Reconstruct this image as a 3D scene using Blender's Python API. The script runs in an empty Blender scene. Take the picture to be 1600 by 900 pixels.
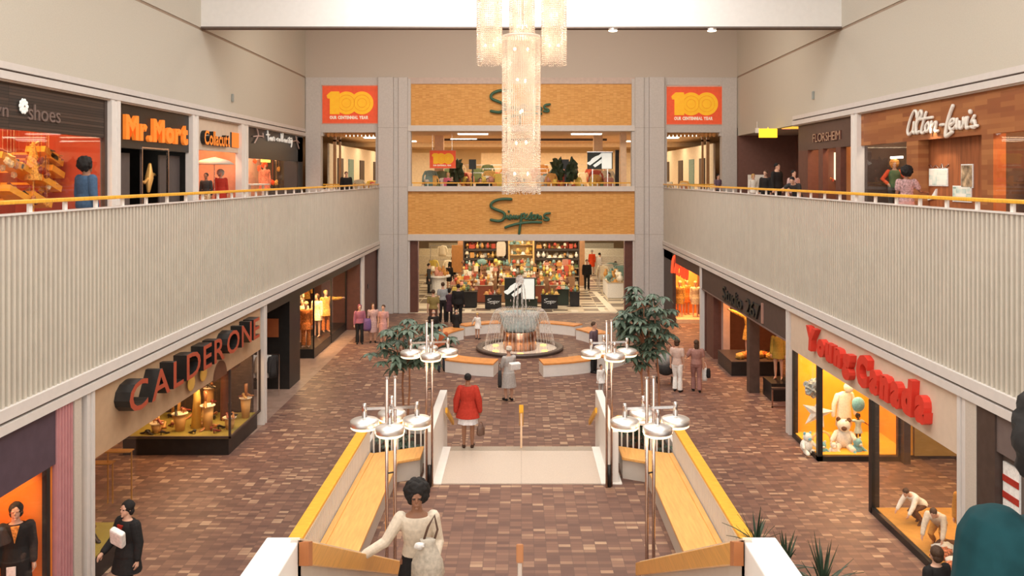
import bpy, math, random
from mathutils import Vector, Matrix, noise
R = math.radians
rnd = random.Random(7)
SC = bpy.context.scene
COL = SC.collection
# ---------------------------------------------------------------- camera, world, large lights, exposure
EYE = 6.9; F = 1300.0; VX = 814.5; VY = 277.0      # image taken as 1600 x 900
def P(px, py, Y): return Vector(((px - VX) * Y / F, Y, EYE - (py - VY) * Y / F))
def PX(px, py, X):
    Y = X * F / (px - VX); return Vector((X, Y, EYE - (py - VY) * Y / F))
def PZ(px, py, z):
    Y = F * (EYE - z) / (py - VY); return Vector(((px - VX) * Y / F, Y, z))
cam = bpy.data.cameras.new('camera'); camo = bpy.data.objects.new('camera', cam); COL.objects.link(camo)
camo.location = (0, 0, EYE); camo.rotation_euler = (R(90), 0, 0)
cam.sensor_width = 36; cam.lens = 36 * F / 1600
cam.shift_x = -(VX - 800) / 1600; cam.shift_y = -(450 - VY) / 1600
cam.clip_start = 0.05; cam.clip_end = 300
SC.camera = camo
SC.view_settings.view_transform = 'Standard'; SC.view_settings.look = 'None'
SC.view_settings.exposure = -0.04; SC.view_settings.gamma = 1.0; SC.view_settings.use_curve_mapping = False
W = bpy.data.worlds.new('world'); SC.world = W; W.use_nodes = True
W.node_tree.nodes['Background'].inputs[0].default_value = (1.0, .95, .88, 1)
W.node_tree.nodes['Background'].inputs[1].default_value = 1.15
def area(name, loc, rot, sx, sy, power, col=(1, .9, .78), spread=180):
    l = bpy.data.lights.new(name, 'AREA'); l.shape = 'RECTANGLE'; l.size = sx; l.size_y = sy
    l.energy = power; l.color = col; l.spread = R(spread)
    o = bpy.data.objects.new(name, l); COL.objects.link(o); o.location = loc; o.rotation_euler = [R(a) for a in rot]
    o['kind'] = 'helper'; return o
def point(name, loc, power, col=(1, .8, .55), r=.1, parent=None):
    l = bpy.data.lights.new(name, 'POINT'); l.energy = power; l.color = col; l.shadow_soft_size = r
    o = bpy.data.objects.new(name, l); COL.objects.link(o); o.location = loc
    if parent: o.parent = parent
    return o
WARM = (1, .86, .68)
area('skylight', (0, 12.5, 15.3), (0, 0, 0), 11, 21, 2250, (1, .95, .88))
area('skylight_well', (0, 25.6, 14.9), (38, 0, 0), 7, 2, 700, (1, .96, .92))
area('front_fill_light', (0, -6, 9), (78, 0, 0), 18, 8, 1300, (1, .94, .86))  # added frontal fill from behind the camera, stands for no known opening
area('facade_fill_light', (0, 32.5, 14.8), (32, 0, 0), 16, 4, 1500, (1, .9, .78))  # added unseen lamp, tilted at the far facade to brighten it
W2 = 10.97; WB = 7.2; YF = 42.3; ZU = 5.45
# ---------------------------------------------------------------- materials
MATS = {}
def mat(name, col, rough=.6, metal=0, var=.07, scale=6, emis=None, est=0, bump=0, coords='Object', stretch=(1, 1, 1), spec=.4):
    if name in MATS: return MATS[name]
    m = bpy.data.materials.new(name); m.use_nodes = True; nt = m.node_tree; n = nt.nodes; l = nt.links
    b = n['Principled BSDF']; tc = n.new('ShaderNodeTexCoord'); mp = n.new('ShaderNodeMapping'); mp.inputs['Scale'].default_value = stretch
    nz = n.new('ShaderNodeTexNoise'); nz.inputs['Scale'].default_value = scale; nz.inputs['Detail'].default_value = 3
    l.new(tc.outputs[coords], mp.inputs[0]); l.new(mp.outputs[0], nz.inputs['Vector'])
    cr = n.new('ShaderNodeValToRGB'); cr.color_ramp.elements[0].position = .3; cr.color_ramp.elements[1].position = .7
    cr.color_ramp.elements[0].color = [c * (1 - var) for c in col] + [1]; cr.color_ramp.elements[1].color = [min(1, c * (1 + var)) for c in col] + [1]
    l.new(nz.outputs['Fac'], cr.inputs[0]); l.new(cr.outputs[0], b.inputs['Base Color'])
    b.inputs['Roughness'].default_value = rough; b.inputs['Metallic'].default_value = metal; b.inputs['Specular IOR Level'].default_value = spec
    if emis: b.inputs['Emission Color'].default_value = (*emis, 1); b.inputs['Emission Strength'].default_value = est
    if bump:
        bp = n.new('ShaderNodeBump'); bp.inputs['Strength'].default_value = bump; l.new(nz.outputs['Fac'], bp.inputs['Height']); l.new(bp.outputs[0], b.inputs['Normal'])
    MATS[name] = m; return m
def glassmat(name, tint=(1, 1, 1), refl=.12, rough=.02):
    m = bpy.data.materials.new(name); m.use_nodes = True; nt = m.node_tree; n = nt.nodes; l = nt.links
    n.remove(n['Principled BSDF']); o = n['Material Output']
    t = n.new('ShaderNodeBsdfTransparent'); t.inputs[0].default_value = (*tint, 1)
    g = n.new('ShaderNodeBsdfGlossy'); g.inputs['Roughness'].default_value = rough
    lw = n.new('ShaderNodeLayerWeight'); lw.inputs[0].default_value = .5
    fr = n.new('ShaderNodeMath'); fr.operation = 'POWER'; fr.inputs[1].default_value = 4; l.new(lw.outputs['Facing'], fr.inputs[0])
    ma = n.new('ShaderNodeMath'); ma.operation = 'MULTIPLY_ADD'; ma.inputs[1].default_value = .10; ma.inputs[2].default_value = refl * .3
    nz = n.new('ShaderNodeTexNoise'); nz.inputs['Scale'].default_value = .8
    mm = n.new('ShaderNodeMath'); mm.operation = 'MULTIPLY_ADD'; mm.inputs[1].default_value = .02; l.new(nz.outputs['Fac'], mm.inputs[0]); mm.inputs[2].default_value = refl * .3
    l.new(mm.outputs[0], ma.inputs[2]); l.new(fr.outputs[0], ma.inputs[0])
    x = n.new('ShaderNodeMixShader'); l.new(ma.outputs[0], x.inputs[0]); l.new(t.outputs[0], x.inputs[1]); l.new(g.outputs[0], x.inputs[2]); l.new(x.outputs[0], o.inputs[0])
    MATS[name] = m; return m
def emat(name, col, st):
    return mat(name, [c * .5 for c in col], emis=col, est=st, var=.03)
def cellmat(name, cw, ch, stops, big=.35, joint=None, bondhalf=False, rough=.5, ax='XY', bigscale=.6, spec=.35):
    """cells of cw x ch metres; each takes a random colour of the ramp"""
    m = bpy.data.materials.new(name); m.use_nodes = True; nt = m.node_tree; n = nt.nodes; l = nt.links; b = n['Principled BSDF']
    g = n.new('ShaderNodeNewGeometry'); s = n.new('ShaderNodeSeparateXYZ'); l.new(g.outputs['Position'], s.inputs[0])
    def math_(op, a, v=None):
        q = n.new('ShaderNodeMath'); q.operation = op
        for i, t in enumerate((a, v)):
            if t is None: continue
            if isinstance(t, (int, float)): q.inputs[i].default_value = t
            else: l.new(t, q.inputs[i])
        return q.outputs[0]
    u = math_('DIVIDE', s.outputs[ax[0]], cw); v = math_('DIVIDE', s.outputs[ax[1]], ch)
    fv = math_('FLOOR', v)
    if bondhalf: u = math_('ADD', u, math_('MULTIPLY', math_('MODULO', fv, 2), .5))
    fu = math_('FLOOR', u)
    c = n.new('ShaderNodeCombineXYZ'); l.new(fu, c.inputs[0]); l.new(fv, c.inputs[1])
    wn = n.new('ShaderNodeTexWhiteNoise'); wn.noise_dimensions = '3D'; l.new(c.outputs[0], wn.inputs['Vector'])
    nz = n.new('ShaderNodeTexNoise'); nz.inputs['Scale'].default_value = bigscale; nz.inputs['Detail'].default_value = 2; l.new(g.outputs['Position'], nz.inputs['Vector'])
    k = math_('ADD', wn.outputs['Value'], math_('MULTIPLY', math_('SUBTRACT', nz.outputs['Fac'], .5), big))
    cr = n.new('ShaderNodeValToRGB'); cr.color_ramp.interpolation = 'LINEAR'
    e = cr.color_ramp.elements
    for i, (p, col) in enumerate(stops):
        q = e[i] if i < 2 else e.new(p)
        q.position = p; q.color = (*col, 1)
    l.new(k, cr.inputs[0]); out = cr.outputs[0]
    if joint:
        ju = math_('LESS_THAN', math_('FRACT', u), joint[1] / cw); jv = math_('LESS_THAN', math_('FRACT', v), joint[1] / ch)
        j = math_('MAXIMUM', ju, jv); mx = n.new('ShaderNodeMix'); mx.data_type = 'RGBA'
        l.new(j, mx.inputs['Factor']); l.new(out, mx.inputs['A']); mx.inputs['B'].default_value = (*joint[0], 1); out = mx.outputs['Result']
    l.new(out, b.inputs['Base Color']); b.inputs['Roughness'].default_value = rough; b.inputs['Specular IOR Level'].default_value = spec
    MATS[name] = m; return m
WALL = mat('cream_wall', (.58, .54, .46), .8, scale=30, var=.04)
WALL2 = mat('grey_beige_wall', (.56, .49, .42), .8, scale=40, var=.05)
RIB = mat('ribbed_cladding', (.58, .53, .45), .6, var=.04, scale=3)
RIBB = mat('cladding_back', (.50, .445, .37), .7, var=.04)
TRIM = mat('white_trim', (.68, .635, .60), .5, var=.03)
GROOVE = mat('dark_groove', (.16, .12, .10), .8)
COLM = mat('pilaster_stone', (.60, .565, .54), .6, var=.05, scale=12)
RAILW = mat('orange_rail_wood', (.82, .42, .04), .35, var=.14, scale=5, stretch=(1, 6, 1))
BENCHW = mat('honey_bench_wood', (.80, .42, .13), .35, var=.13, scale=5, stretch=(6, .5, 6))
BOARDW = mat('handrail_wood', (.64, .31, .065), .35, var=.13, scale=5, stretch=(2, .5, 8))
WHITE = mat('white_paint', (.82, .78, .74), .5, var=.02)
PAVE = cellmat('brick_pavers', .2, .1, [(.0, (.135, .072, .058)), (.4, (.18, .095, .072)), (.76, (.23, .122, .088)), (.9, (.31, .18, .12)), (1, (.45, .29, .19))], big=.6, joint=((.12, .07, .058), .007))
PALE = cellmat('pale_recess_tiles', .2, .2, [(0, (.26, .17, .13)), (1, (.33, .22, .17))], big=.3)
TERR = mat('terrazzo', (.56, .47, .40), .35, scale=60, var=.1)
BLACK = mat('black_lacquer', (.018, .016, .015), .35, var=.2)
DARKB = mat('dark_brown', (.07, .045, .036), .5, var=.15)
REDB = mat('red_brown_panel', (.13, .05, .035), .55, var=.12)
CHROME = mat('brushed_steel', (.75, .70, .68), .22, 1, var=.06, scale=20)
BRONZE = mat('bronze_tube', (.62, .48, .42), .25, 1, var=.08)
GLASS = glassmat('shop_glass')
SKIN_D = mat('brown_skin', (.28, .13, .075), .5, var=.05)
SKIN_L = mat('light_skin', (.62, .36, .25), .5, var=.05)
HAIRB = mat('black_hair', (.012, .009, .008), .8, scale=60, var=.4, bump=.4)
HAIRBR = mat('brown_hair', (.07, .035, .018), .7, scale=50, var=.3, bump=.3)
HAIRG = mat('grey_hair', (.45, .40, .36), .7, scale=50, var=.2, bump=.3)
HAIRY = mat('blond_hair', (.6, .38, .14), .6, scale=50, var=.2, bump=.3)
def cloth(name, c, var=.12): return mat('cloth_' + name, c, .85, var=var, scale=25, bump=.15, spec=.2)
# ---------------------------------------------------------------- mesh builder
WL = {}
class MB:
    def __init__(s): s.v = []; s.f = []; s.m = []; s.cur = 0
    def add(s, vs, fs):
        b = len(s.v); s.v += [tuple(v) for v in vs]; s.f += [tuple(b + i for i in f) for f in fs]; s.m += [s.cur] * len(fs); return s
    def box(s, x0, y0, z0, x1, y1, z1):
        x0, x1 = sorted((x0, x1)); y0, y1 = sorted((y0, y1)); z0, z1 = sorted((z0, z1))
        return s.add([(x, y, z) for z in (z0, z1) for y in (y0, y1) for x in (x0, x1)],
                     [(0, 2, 3, 1), (4, 5, 7, 6), (0, 1, 5, 4), (2, 6, 7, 3), (0, 4, 6, 2), (1, 3, 7, 5)])
    def obox(s, c, size, rz=0, rx=0, ry=0):
        M = Matrix.Rotation(rz, 3, 'Z') @ Matrix.Rotation(ry, 3, 'Y') @ Matrix.Rotation(rx, 3, 'X'); c = Vector(c)
        vs = [c + M @ Vector((x * size[0] / 2, y * size[1] / 2, z * size[2] / 2)) for z in (-1, 1) for y in (-1, 1) for x in (-1, 1)]
        return s.add(vs, [(0, 2, 3, 1), (4, 5, 7, 6), (0, 1, 5, 4), (2, 6, 7, 3), (0, 4, 6, 2), (1, 3, 7, 5)])
    def ext(s, poly, off):
        """extrude a planar polygon of 3-D points by vector off"""
        n = len(poly); poly = [Vector(p) for p in poly]; off = Vector(off)
        nr = Vector((0, 0, 0))
        for i in range(n): nr += poly[i].cross(poly[(i + 1) % n])
        if nr.dot(off) < 0: poly = poly[::-1]
        vs = poly + [p + off for p in poly]
        return s.add(vs, [tuple(range(n))[::-1], tuple(range(n, 2 * n))] + [(i, (i + 1) % n, n + (i + 1) % n, n + i) for i in range(n)])
    def prism(s, xy, z0, z1): return s.ext([(x, y, z0) for x, y in xy], (0, 0, z1 - z0))
    def loft(s, rings, caps=True, close=True):
        n = len(rings[0]); vs = [p for r in rings for p in r]; fs = []
        for k in range(len(rings) - 1):
            for i in range(n if close else n - 1):
                j = (i + 1) % n; fs.append((k * n + i, k * n + j, (k + 1) * n + j, (k + 1) * n + i))
        if caps: fs.append(tuple(range(n))[::-1]); fs.append(tuple(range((len(rings) - 1) * n, len(rings) * n)))
        return s.add(vs, fs)
    def tube(s, pts, rad, n=8, ends=False, flat=1.0):
        pts = [Vector(p) for p in pts]
        if isinstance(rad, (int, float)): rad = [rad] * len(pts)
        rad = list(rad)
        if ends:
            d0 = (pts[0] - pts[1]).normalized(); d1 = (pts[-1] - pts[-2]).normalized(); a, b = pts[0], pts[-1]; ra, rb = rad[0], rad[-1]
            pts = [a + d0 * ra * .92, a + d0 * ra * .6] + pts + [b + d1 * rb * .6, b + d1 * rb * .92]; rad = [ra * .3, ra * .8] + rad + [rb * .8, rb * .3]
        rings = []; up = None
        for i, p in enumerate(pts):
            t = (pts[min(i + 1, len(pts) - 1)] - pts[max(i - 1, 0)])
            t = t.normalized() if t.length > 1e-9 else Vector((0, 0, 1))
            if up is None:
                up = Vector((0, 0, 1)) if abs(t.z) < .9 else Vector((0, 1, 0))
            a = t.cross(up)
            if a.length < 1e-6: a = t.cross(Vector((1, 0, 0)))
            a.normalize(); b = a.cross(t).normalized(); up = b
            rings.append([p + (a * math.cos(2 * math.pi * k / n) + b * flat * math.sin(2 * math.pi * k / n)) * rad[i] for k in range(n)])
        return s.loft(rings)
    def cyl(s, p, q, r1, r2=None, n=16): return s.tube([p, q], [r1, r1 if r2 is None else r2], n)
    def lathe(s, prof, c=(0, 0, 0), n=24, caps=True):
        return s.loft([[(c[0] + r * math.cos(2 * math.pi * k / n), c[1] + r * math.sin(2 * math.pi * k / n), c[2] + z) for k in range(n)] for r, z in prof], caps)
    def ell(s, c, rx, ry, rz, n=14, k=8, nz=0, seed=0):
        rings = []
        for i in range(1, k):
            t = math.pi * i / k - math.pi / 2
            ring = []
            for j in range(n):
                a = 2 * math.pi * j / n; d = Vector((math.cos(a) * math.cos(t), math.sin(a) * math.cos(t), math.sin(t)))
                q = 1 + (nz * noise.noise(d * 3 + Vector((seed, seed * .7, 0))) if nz else 0)
                ring.append((c[0] + d.x * rx * q, c[1] + d.y * ry * q, c[2] + d.z * rz * q))
            rings.append(ring)
        b = len(s.v); s.loft(rings, False)
        nn = (k - 1) * n; s.add([(c[0], c[1], c[2] - rz), (c[0], c[1], c[2] + rz)], [])
        for j in range(n):
            s.f.append((b + nn, b + (j + 1) % n, b + j)); s.f.append((b + nn + 1, b + (k - 2) * n + j, b + (k - 2) * n + (j + 1) % n)); s.m += [s.cur, s.cur]
        return s
    def build(s, name, m, parent=None, smooth=False, local=False, bevel=0):
        vs = s.v
        if parent is not None and not local:
            o = WL.get(parent.name, Vector((0, 0, 0))); vs = [(v[0] - o[0], v[1] - o[1], v[2] - o[2]) for v in vs]
        me = bpy.data.meshes.new(name); me.from_pydata(vs, [], s.f)
        for q in (m if isinstance(m, (list, tuple)) else [m]): me.materials.append(q)
        me.polygons.foreach_set('material_index', s.m)
        if smooth: me.polygons.foreach_set('use_smooth', [True] * len(s.f))
        me.update()
        o = bpy.data.objects.new(name, me); COL.objects.link(o)
        if parent is not None: o.parent = parent; WL[o.name] = Vector(WL.get(parent.name, (0, 0, 0)))
        if bevel:
            b = o.modifiers.new('bevel', 'BEVEL'); b.width = bevel; b.segments = 2; b.limit_method = 'ANGLE'
        return o
def bake(o, voxel, smooth=4):
    m = o.modifiers.new('r', 'REMESH'); m.mode = 'VOXEL'; m.voxel_size = voxel; m.use_smooth_shade = True
    if smooth:
        q = o.modifiers.new('s', 'SMOOTH'); q.factor = .5; q.iterations = smooth
    dg = bpy.context.evaluated_depsgraph_get(); me = bpy.data.meshes.new_from_object(o.evaluated_get(dg))
    o.modifiers.clear(); old = o.data; mats = list(old.materials); o.data = me
    if not me.materials:
        for q in mats: me.materials.append(q)
    me.polygons.foreach_set('use_smooth', [True] * len(me.polygons)); bpy.data.meshes.remove(old)
    return o
def tag(o, label, cat, group=None):
    o['label'] = label; o['category'] = cat
    if group: o['group'] = group
    return o
def thing(name, label, cat, loc=(0, 0, 0), rz=0, group=None):
    o = bpy.data.objects.new(name, None); COL.objects.link(o); o.location = loc; o.rotation_euler = (0, 0, rz); o.empty_display_size = .1
    WL[o.name] = Vector(loc); return tag(o, label, cat, group)
def struct(o): o['kind'] = 'structure'; return o
def sbox(name, m, *b, **k): return struct(MB().box(*b).build(name, m, **k))
KIDS = {}
def copy_tree(root, loc=None, rz=None, label=None, group=None):
    def cp(o, parent):
        c = o.copy(); COL.objects.link(c); c.parent = parent
        for ch in list(o.children): cp(ch, c)
        return c
    r = cp(root, root.parent)
    if loc is not None: r.location = loc
    if rz is not None: r.rotation_euler = (0, 0, rz)
    if label: r['label'] = label
    if group: r['group'] = group
    return r
_tc = {}
def glyph(ch, offset=0., shear=0.):
    k = (ch, offset, shear)
    if k in _tc: return _tc[k]
    c = bpy.data.curves.new('t', 'FONT'); c.body = ch; c.size = 1; c.offset = offset; c.shear = shear; c.resolution_u = 3
    o = bpy.data.objects.new('t', c); COL.objects.link(o)
    bpy.context.view_layer.update(); me = bpy.data.meshes.new_from_object(o.evaluated_get(bpy.context.evaluated_depsgraph_get()))
    vs = [tuple(v.co) for v in me.vertices]; fs = [tuple(p.vertices) for p in me.polygons]
    # boundary edges for the sides
    cnt = {}
    for f in fs:
        for i in range(len(f)):
            a, b = f[i], f[(i + 1) % len(f)]; cnt[(a, b)] = 1
    bd = [e for e in cnt if (e[1], e[0]) not in cnt]
    bpy.data.objects.remove(o); bpy.data.curves.remove(c); bpy.data.meshes.remove(me)
    x0 = min([v[0] for v in vs], default=0); x1 = max([v[0] for v in vs], default=.3)
    _tc[k] = (vs, fs, bd, x0, x1); return _tc[k]
def lettering(word, org, right, up, width, height, depth, mats, parent, name='letter', offset=.0, shear=0, gap=.07, onemesh=False, curve=None):
    """each letter a raised part; mats = (face, side)"""
    right = Vector(right).normalized(); up = Vector(up).normalized(); nr = right.cross(up).normalized(); org = Vector(org)
    gl = []; x = 0
    for ch in word:
        if ch == ' ': x += .35; gl.append(None); continue
        g = glyph(ch, offset, shear); gl.append((g, x - g[3])); x += (g[4] - g[3]) + gap
    tot = x - gap; sx = width / tot; sy = height / .73
    mb = MB(); out = []
    for q in gl:
        if q is None: continue
        (vs, fs, bd, a, b), off = q
        if not onemesh: mb = MB()
        def tr(v, d): return org + right * ((v[0] + off) * sx) + up * (v[1] * sy + (curve(v[0] + off) if curve else 0)) + nr * d
        n = len(vs); mb.cur = 0; mb.add([tr(v, depth) for v in vs], fs); bb = len(mb.v) - n
        mb.cur = 1 if len(mats) > 1 else 0; c = len(mb.v); mb.v += [tuple(tr(v, 0)) for v in vs]
        for e in bd: mb.f.append((bb + e[1], bb + e[0], c + e[0], c + e[1])); mb.m.append(mb.cur)
        if not onemesh: out.append(mb.build(name, list(mats), parent))
    if onemesh: out.append(mb.build(name, list(mats), parent))
    return out
def strokes(paths, org, right, up, sc, rad, m, parent, name='script_stroke', depth=.06, n=6):
    """hand-drawn script: each path a rounded bar standing off the surface"""
    right = Vector(right).normalized(); up = Vector(up).normalized(); nr = right.cross(up).normalized(); org = Vector(org); out = []
    for path in paths:
        r = rad
        if isinstance(path[0], (int, float)): r = rad * path[0]; path = path[1:]
        pts = []
        if len(path) > 2:      # catmull-rom
            q = [path[0]] + list(path) + [path[-1]]
            for i in range(1, len(q) - 2):
                for t in (0, .25, .5, .75):
                    pts.append(tuple(.5 * (2 * q[i][k] + (q[i + 1][k] - q[i - 1][k]) * t + (2 * q[i - 1][k] - 5 * q[i][k] + 4 * q[i + 1][k] - q[i + 2][k]) * t * t + (3 * q[i][k] - q[i - 1][k] - 3 * q[i + 1][k] + q[i + 2][k]) * t ** 3) for k in (0, 1)))
            pts.append(path[-1])
        else: pts = list(path)
        P3 = [org + right * (x * sc) - up * (y * sc) + nr * depth for x, y in pts]
        out.append(MB().tube(P3, r, n, ends=True).build(name, m, parent, smooth=True))
    return out
# ================================================================ SETTING
sbox('floor', PAVE, -7.2, 3, -.2, 7.2, YF, 0)
for s, nm in ((-1, 'left'), (1, 'right')):
    sbox('floor_recess_' + nm, PAVE if s > 0 else PALE, s * 7.2, 22.3 if s < 0 else 3, -.2, s * 12, YF, 0)
sbox('floor_entry_left', PAVE, -12, 3, -.2, -7.2, 22.3, 0)
# upper floor slabs, ribbed balcony fronts, trims
for s, nm in ((-1, 'left'), (1, 'right')):
    sbox('floor_walkway_' + nm, PALE, s * 7.25, -1, 5.2, s * 15, YF, ZU)
    sbox('ceiling_lower_' + nm, WALL2, s * 7.3, 0, 3.34, s * 13, YF, 3.45)
    mb = MB(); mb.box(s * 7.222, 5, 3.66, s * 7.3, YF, 5.46)
    o = struct(mb.build('wall_balcony_' + nm, RIBB))
    mb = MB(); y = 8.0
    while y < YF - .05:
        mb.box(s * 7.18, y, 3.69, s * 7.224, y + .056, 6.36); y += .13
    struct(mb.build('trim_ribs_' + nm, RIB))
    sbox('trim_balcony_cap_' + nm, TRIM, s * 7.16, 5, 6.36, s * 7.32, YF, 6.385)
    mb = MB(); mb.box(s * 7.13, 5, 3.52, s * 7.3, YF, 3.69); struct(mb.build('trim_balcony_ledge_' + nm, TRIM))
    sbox('trim_balcony_groove_' + nm, GROOVE, s * 7.2, 5, 3.475, s * 7.3, YF, 3.52)
    sbox('trim_balcony_base_' + nm, TRIM, s * 7.13, 5, 3.335, s * 7.3, YF, 3.475)
    # high side walls with reveals
    top = 15.6
    sbox('wall_high_' + nm, WALL, s * W2, -1, 9.36, s * (W2 + .3), YF + .1, 11.93)
    sbox('trim_reveal_' + nm, mat('reveal', (.36, .27, .2), .8), s * (W2 + .03), -1, 11.93, s * (W2 + .3), YF + .1, 12.02)
    sbox('wall_top_' + nm, WALL, s * W2, -1, 12.02, s * (W2 + .3), YF + .1, top)
    y1 = YF if s < 0 else 33.6
    sbox('trim_soffit_upper_' + nm, TRIM, s * (W2 - .02), -1, 9.21, s * (W2 + .3), y1, 9.36)
    sbox('trim_soffit_groove_' + nm, GROOVE, s * (W2 + .06), -1, 9.16, s * (W2 + .3), y1, 9.21)
    sbox('trim_soffit_lower_' + nm, TRIM, s * (W2 - .04), -1, 8.99, s * (W2 + .3), y1, 9.16)
    sbox('ceiling_shops_' + nm, WALL2, s * (W2 + .02), -1, 8.95, s * 16, y1, 9.0)
    sbox('ceiling_roof_' + nm, WHITE, s * 6.2, -1, 15.5, s * 11.3, 28.6, 15.7)
sbox('wall_recess_head', WALL, W2, 33.6, 9.0, W2 + .3, YF + .1, 9.36)
sbox('wall_bulkhead', mat('bulkhead_white', (.86, .85, .83), .7, var=.02), -W2, 28.5, 12.06, W2, 28.8, 15.6)
sbox('trim_bulkhead', GROOVE, -W2, 28.47, 12.0, W2, 28.83, 12.06)
sbox('ceiling_plaza', WHITE, -W2 - .3, 28.8, 15.3, W2 + .3, YF + .3, 15.6)
sbox('ceiling_front', WHITE, -6.2, -1, 15.5, 6.2, 2.6, 15.7)
# ---- facade at the far end
sbox('wall_facade_top', WALL2, -W2 - .3, YF, 11.97, W2 + .3, YF + .4, 15.6)
def fx(px): return (px - VX) * YF / F
def fz(py): return EYE - (py - VY) * YF / F
mb = MB()
for s in (-1, 1):
    for a, b, d in ((222.5, 199, .28), (199, 191, .1), (191, 177, .2)):
        mb2 = MB(); mb2.box(s * a * YF / F, YF - d, 0 if a < 223 else ZU, s * b * YF / F, YF + .4, 11.97)
        struct(mb2.build('column_pilaster', COLM, bevel=.02))
        for z in (4.0, 6.4, 9.4):
            sbox('trim_pilaster_joint', mat('joint_grey', (.42, .38, .34), .8), s * a * YF / F, YF - d - .004, z, s * b * YF / F, YF - d + .01, z + .02)
    mb2 = MB(); mb2.box(s * 336.5 * YF / F, YF - .1, ZU, s * 313 * YF / F, YF + .4, 11.97); struct(mb2.build('column_corner', COLM, bevel=.02))
    sbox('column_corner_step', COLM, s * 313 * YF / F, YF - .02, 9.0, s * 309.5 * YF / F, YF + .3, 11.97)
    x0, x1 = s * 313 * YF / F, s * 222 * YF / F
    sbox('column_bay_jamb', COLM, s * 222 * YF / F, YF - .04, 6.3, s * 227.5 * YF / F, YF + .3, 11.97)
    sbox('trim_bay_head', COLM, x0, YF - .05, fz(133), x1, YF + .4, 11.97)
    sbox('trim_bay_beam', COLM, x0, YF - .05, fz(207), x1, YF + .4, fz(193))
    sbox('wall_bay_below', COLM, s * 336.5 * YF / F, YF - .02, 0, x1, YF + .4, ZU + .1)
x0, x1 = -177 * YF / F, 177 * YF / F
sbox('trim_centre_head', mat('head_trim_pinkish', (.6, .48, .42), .6), x0, YF, fz(131), x1, YF + .4, 11.97)
TILE = cellmat('ochre_tile_panel', .18, .045, [(0, (.68, .32, .08)), (.5, (.76, .385, .105)), (1, (.82, .44, .14))], big=.4, joint=((.60, .30, .08), .006), ax='XZ', rough=.55)
sbox('wall_panel_upper', TILE, x0, YF + .06, fz(196), x1, YF + .4, fz(131))
for a, b, nm in ((205, 196, 'upper'), (299, 291, 'mid'), (376, 366, 'lower')):
    sbox('trim_beam_' + nm, TRIM, x0, YF - .12, fz(a), x1, YF + .5, fz(b), bevel=.015)
sbox('wall_panel_lower', TILE, x0, YF + .06, fz(367), x1, YF + .4, fz(298))
for s in (-1, 1):
    sbox('trim_jamb_upper', COLM, s * 177 * YF / F, YF - .05, 6.3, s * 172.5 * YF / F, YF + .4, 11.9)
    sbox('trim_jamb_lower', COLM, s * 177 * YF / F, YF - .05, 0, s * 174 * YF / F, YF + .4, 4.0)
sbox('trim_threshold', mat('pale_threshold', (.74, .66, .54), .4), x0, YF - .05, -.05, x1, YF + .12, .012)
# ---- storefront posts (white channels) and walls between stores
def post(x, y, z0, z1, w=.17, m=TRIM, d=.2):
    mb = MB(); s = 1 if x > 0 else -1
    mb.box(x, y - w / 2, z0, x + s * d, y - w / 6, z1); mb.box(x, y + w / 6, z0, x + s * d, y + w / 2, z1); mb.box(x + s * .03, y - w / 6, z0, x + s * d, y + w / 6, z1)
    return struct(mb.build('column_post', m))
LP = [13.85, 23.3, 37.9]; RP = [13.55, 22.4, 33.3]
for y in LP: post(-7.16, y, 0, 3.34, .26)
for y in RP: post(7.16, y, 0, 3.34, .26)
UL = [22.5, 28.0, 33.0]
for y in UL: post(-W2 + .02, y, ZU, 9.0, .5 if y != 33.0 else .8, WHITE, .25)
for y in (27.4,): post(W2 - .02, y, ZU, 9.0, .5, WHITE, .25)
# ---- balcony handrails (things)
for s, nm in ((-1, 'left'), (1, 'right')):
    t = thing('balcony_handrail', 'orange wooden handrail on short white posts along the %s upper gallery' % nm, 'handrail', (s * 7.24, 20, 6.385))
    MB().box(s * 7.17, 5, 6.515, s * 7.31, YF - .25, 6.575).build('rail', RAILW, t, bevel=.012)
    y = YF - .6; k = 0
    while y > 8:
        MB().box(s * 7.22, y - .04, 6.385, s * 7.26, y + .04, 6.515).build('post', WHITE, t); y -= .95
    
t = thing('balcony_handrail', 'orange handrail across the front of the upper department store window', 'handrail', (0, YF + .3, 6.45))
MB().box(-5.6, YF + .3, 6.58, 5.6, YF + .36, 6.64).build('rail', RAILW, t)
for k in range(15): MB().box(-5.6 + k * .79, YF + .31, 6.45, -5.56 + k * .79, YF + .35, 6.58).build('post', WHITE, t)
for s, w in ((-1, 'left'), (1, 'right')):
    # the side bays: gallery end rails
    t = thing('balcony_handrail', 'short orange rail in the %s window bay under the 100 sign' % w, 'handrail', (s * 8.8, YF + .1, 6.3))
    MB().box(s * 7.3, YF + .1, 6.5, s * 10.1, YF + .16, 6.56).build('rail', RAILW, t)
    for k in range(7): MB().box(s * (7.4 + k * .42), YF + .11, 6.3, s * (7.44 + k * .42), YF + .15, 6.5).build('post', WHITE, t)
    sbox('wall_bay_parapet_' + w, WHITE, s * 7.24, YF - .01, ZU, s * 10.2, YF + .2, 6.3)
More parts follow.
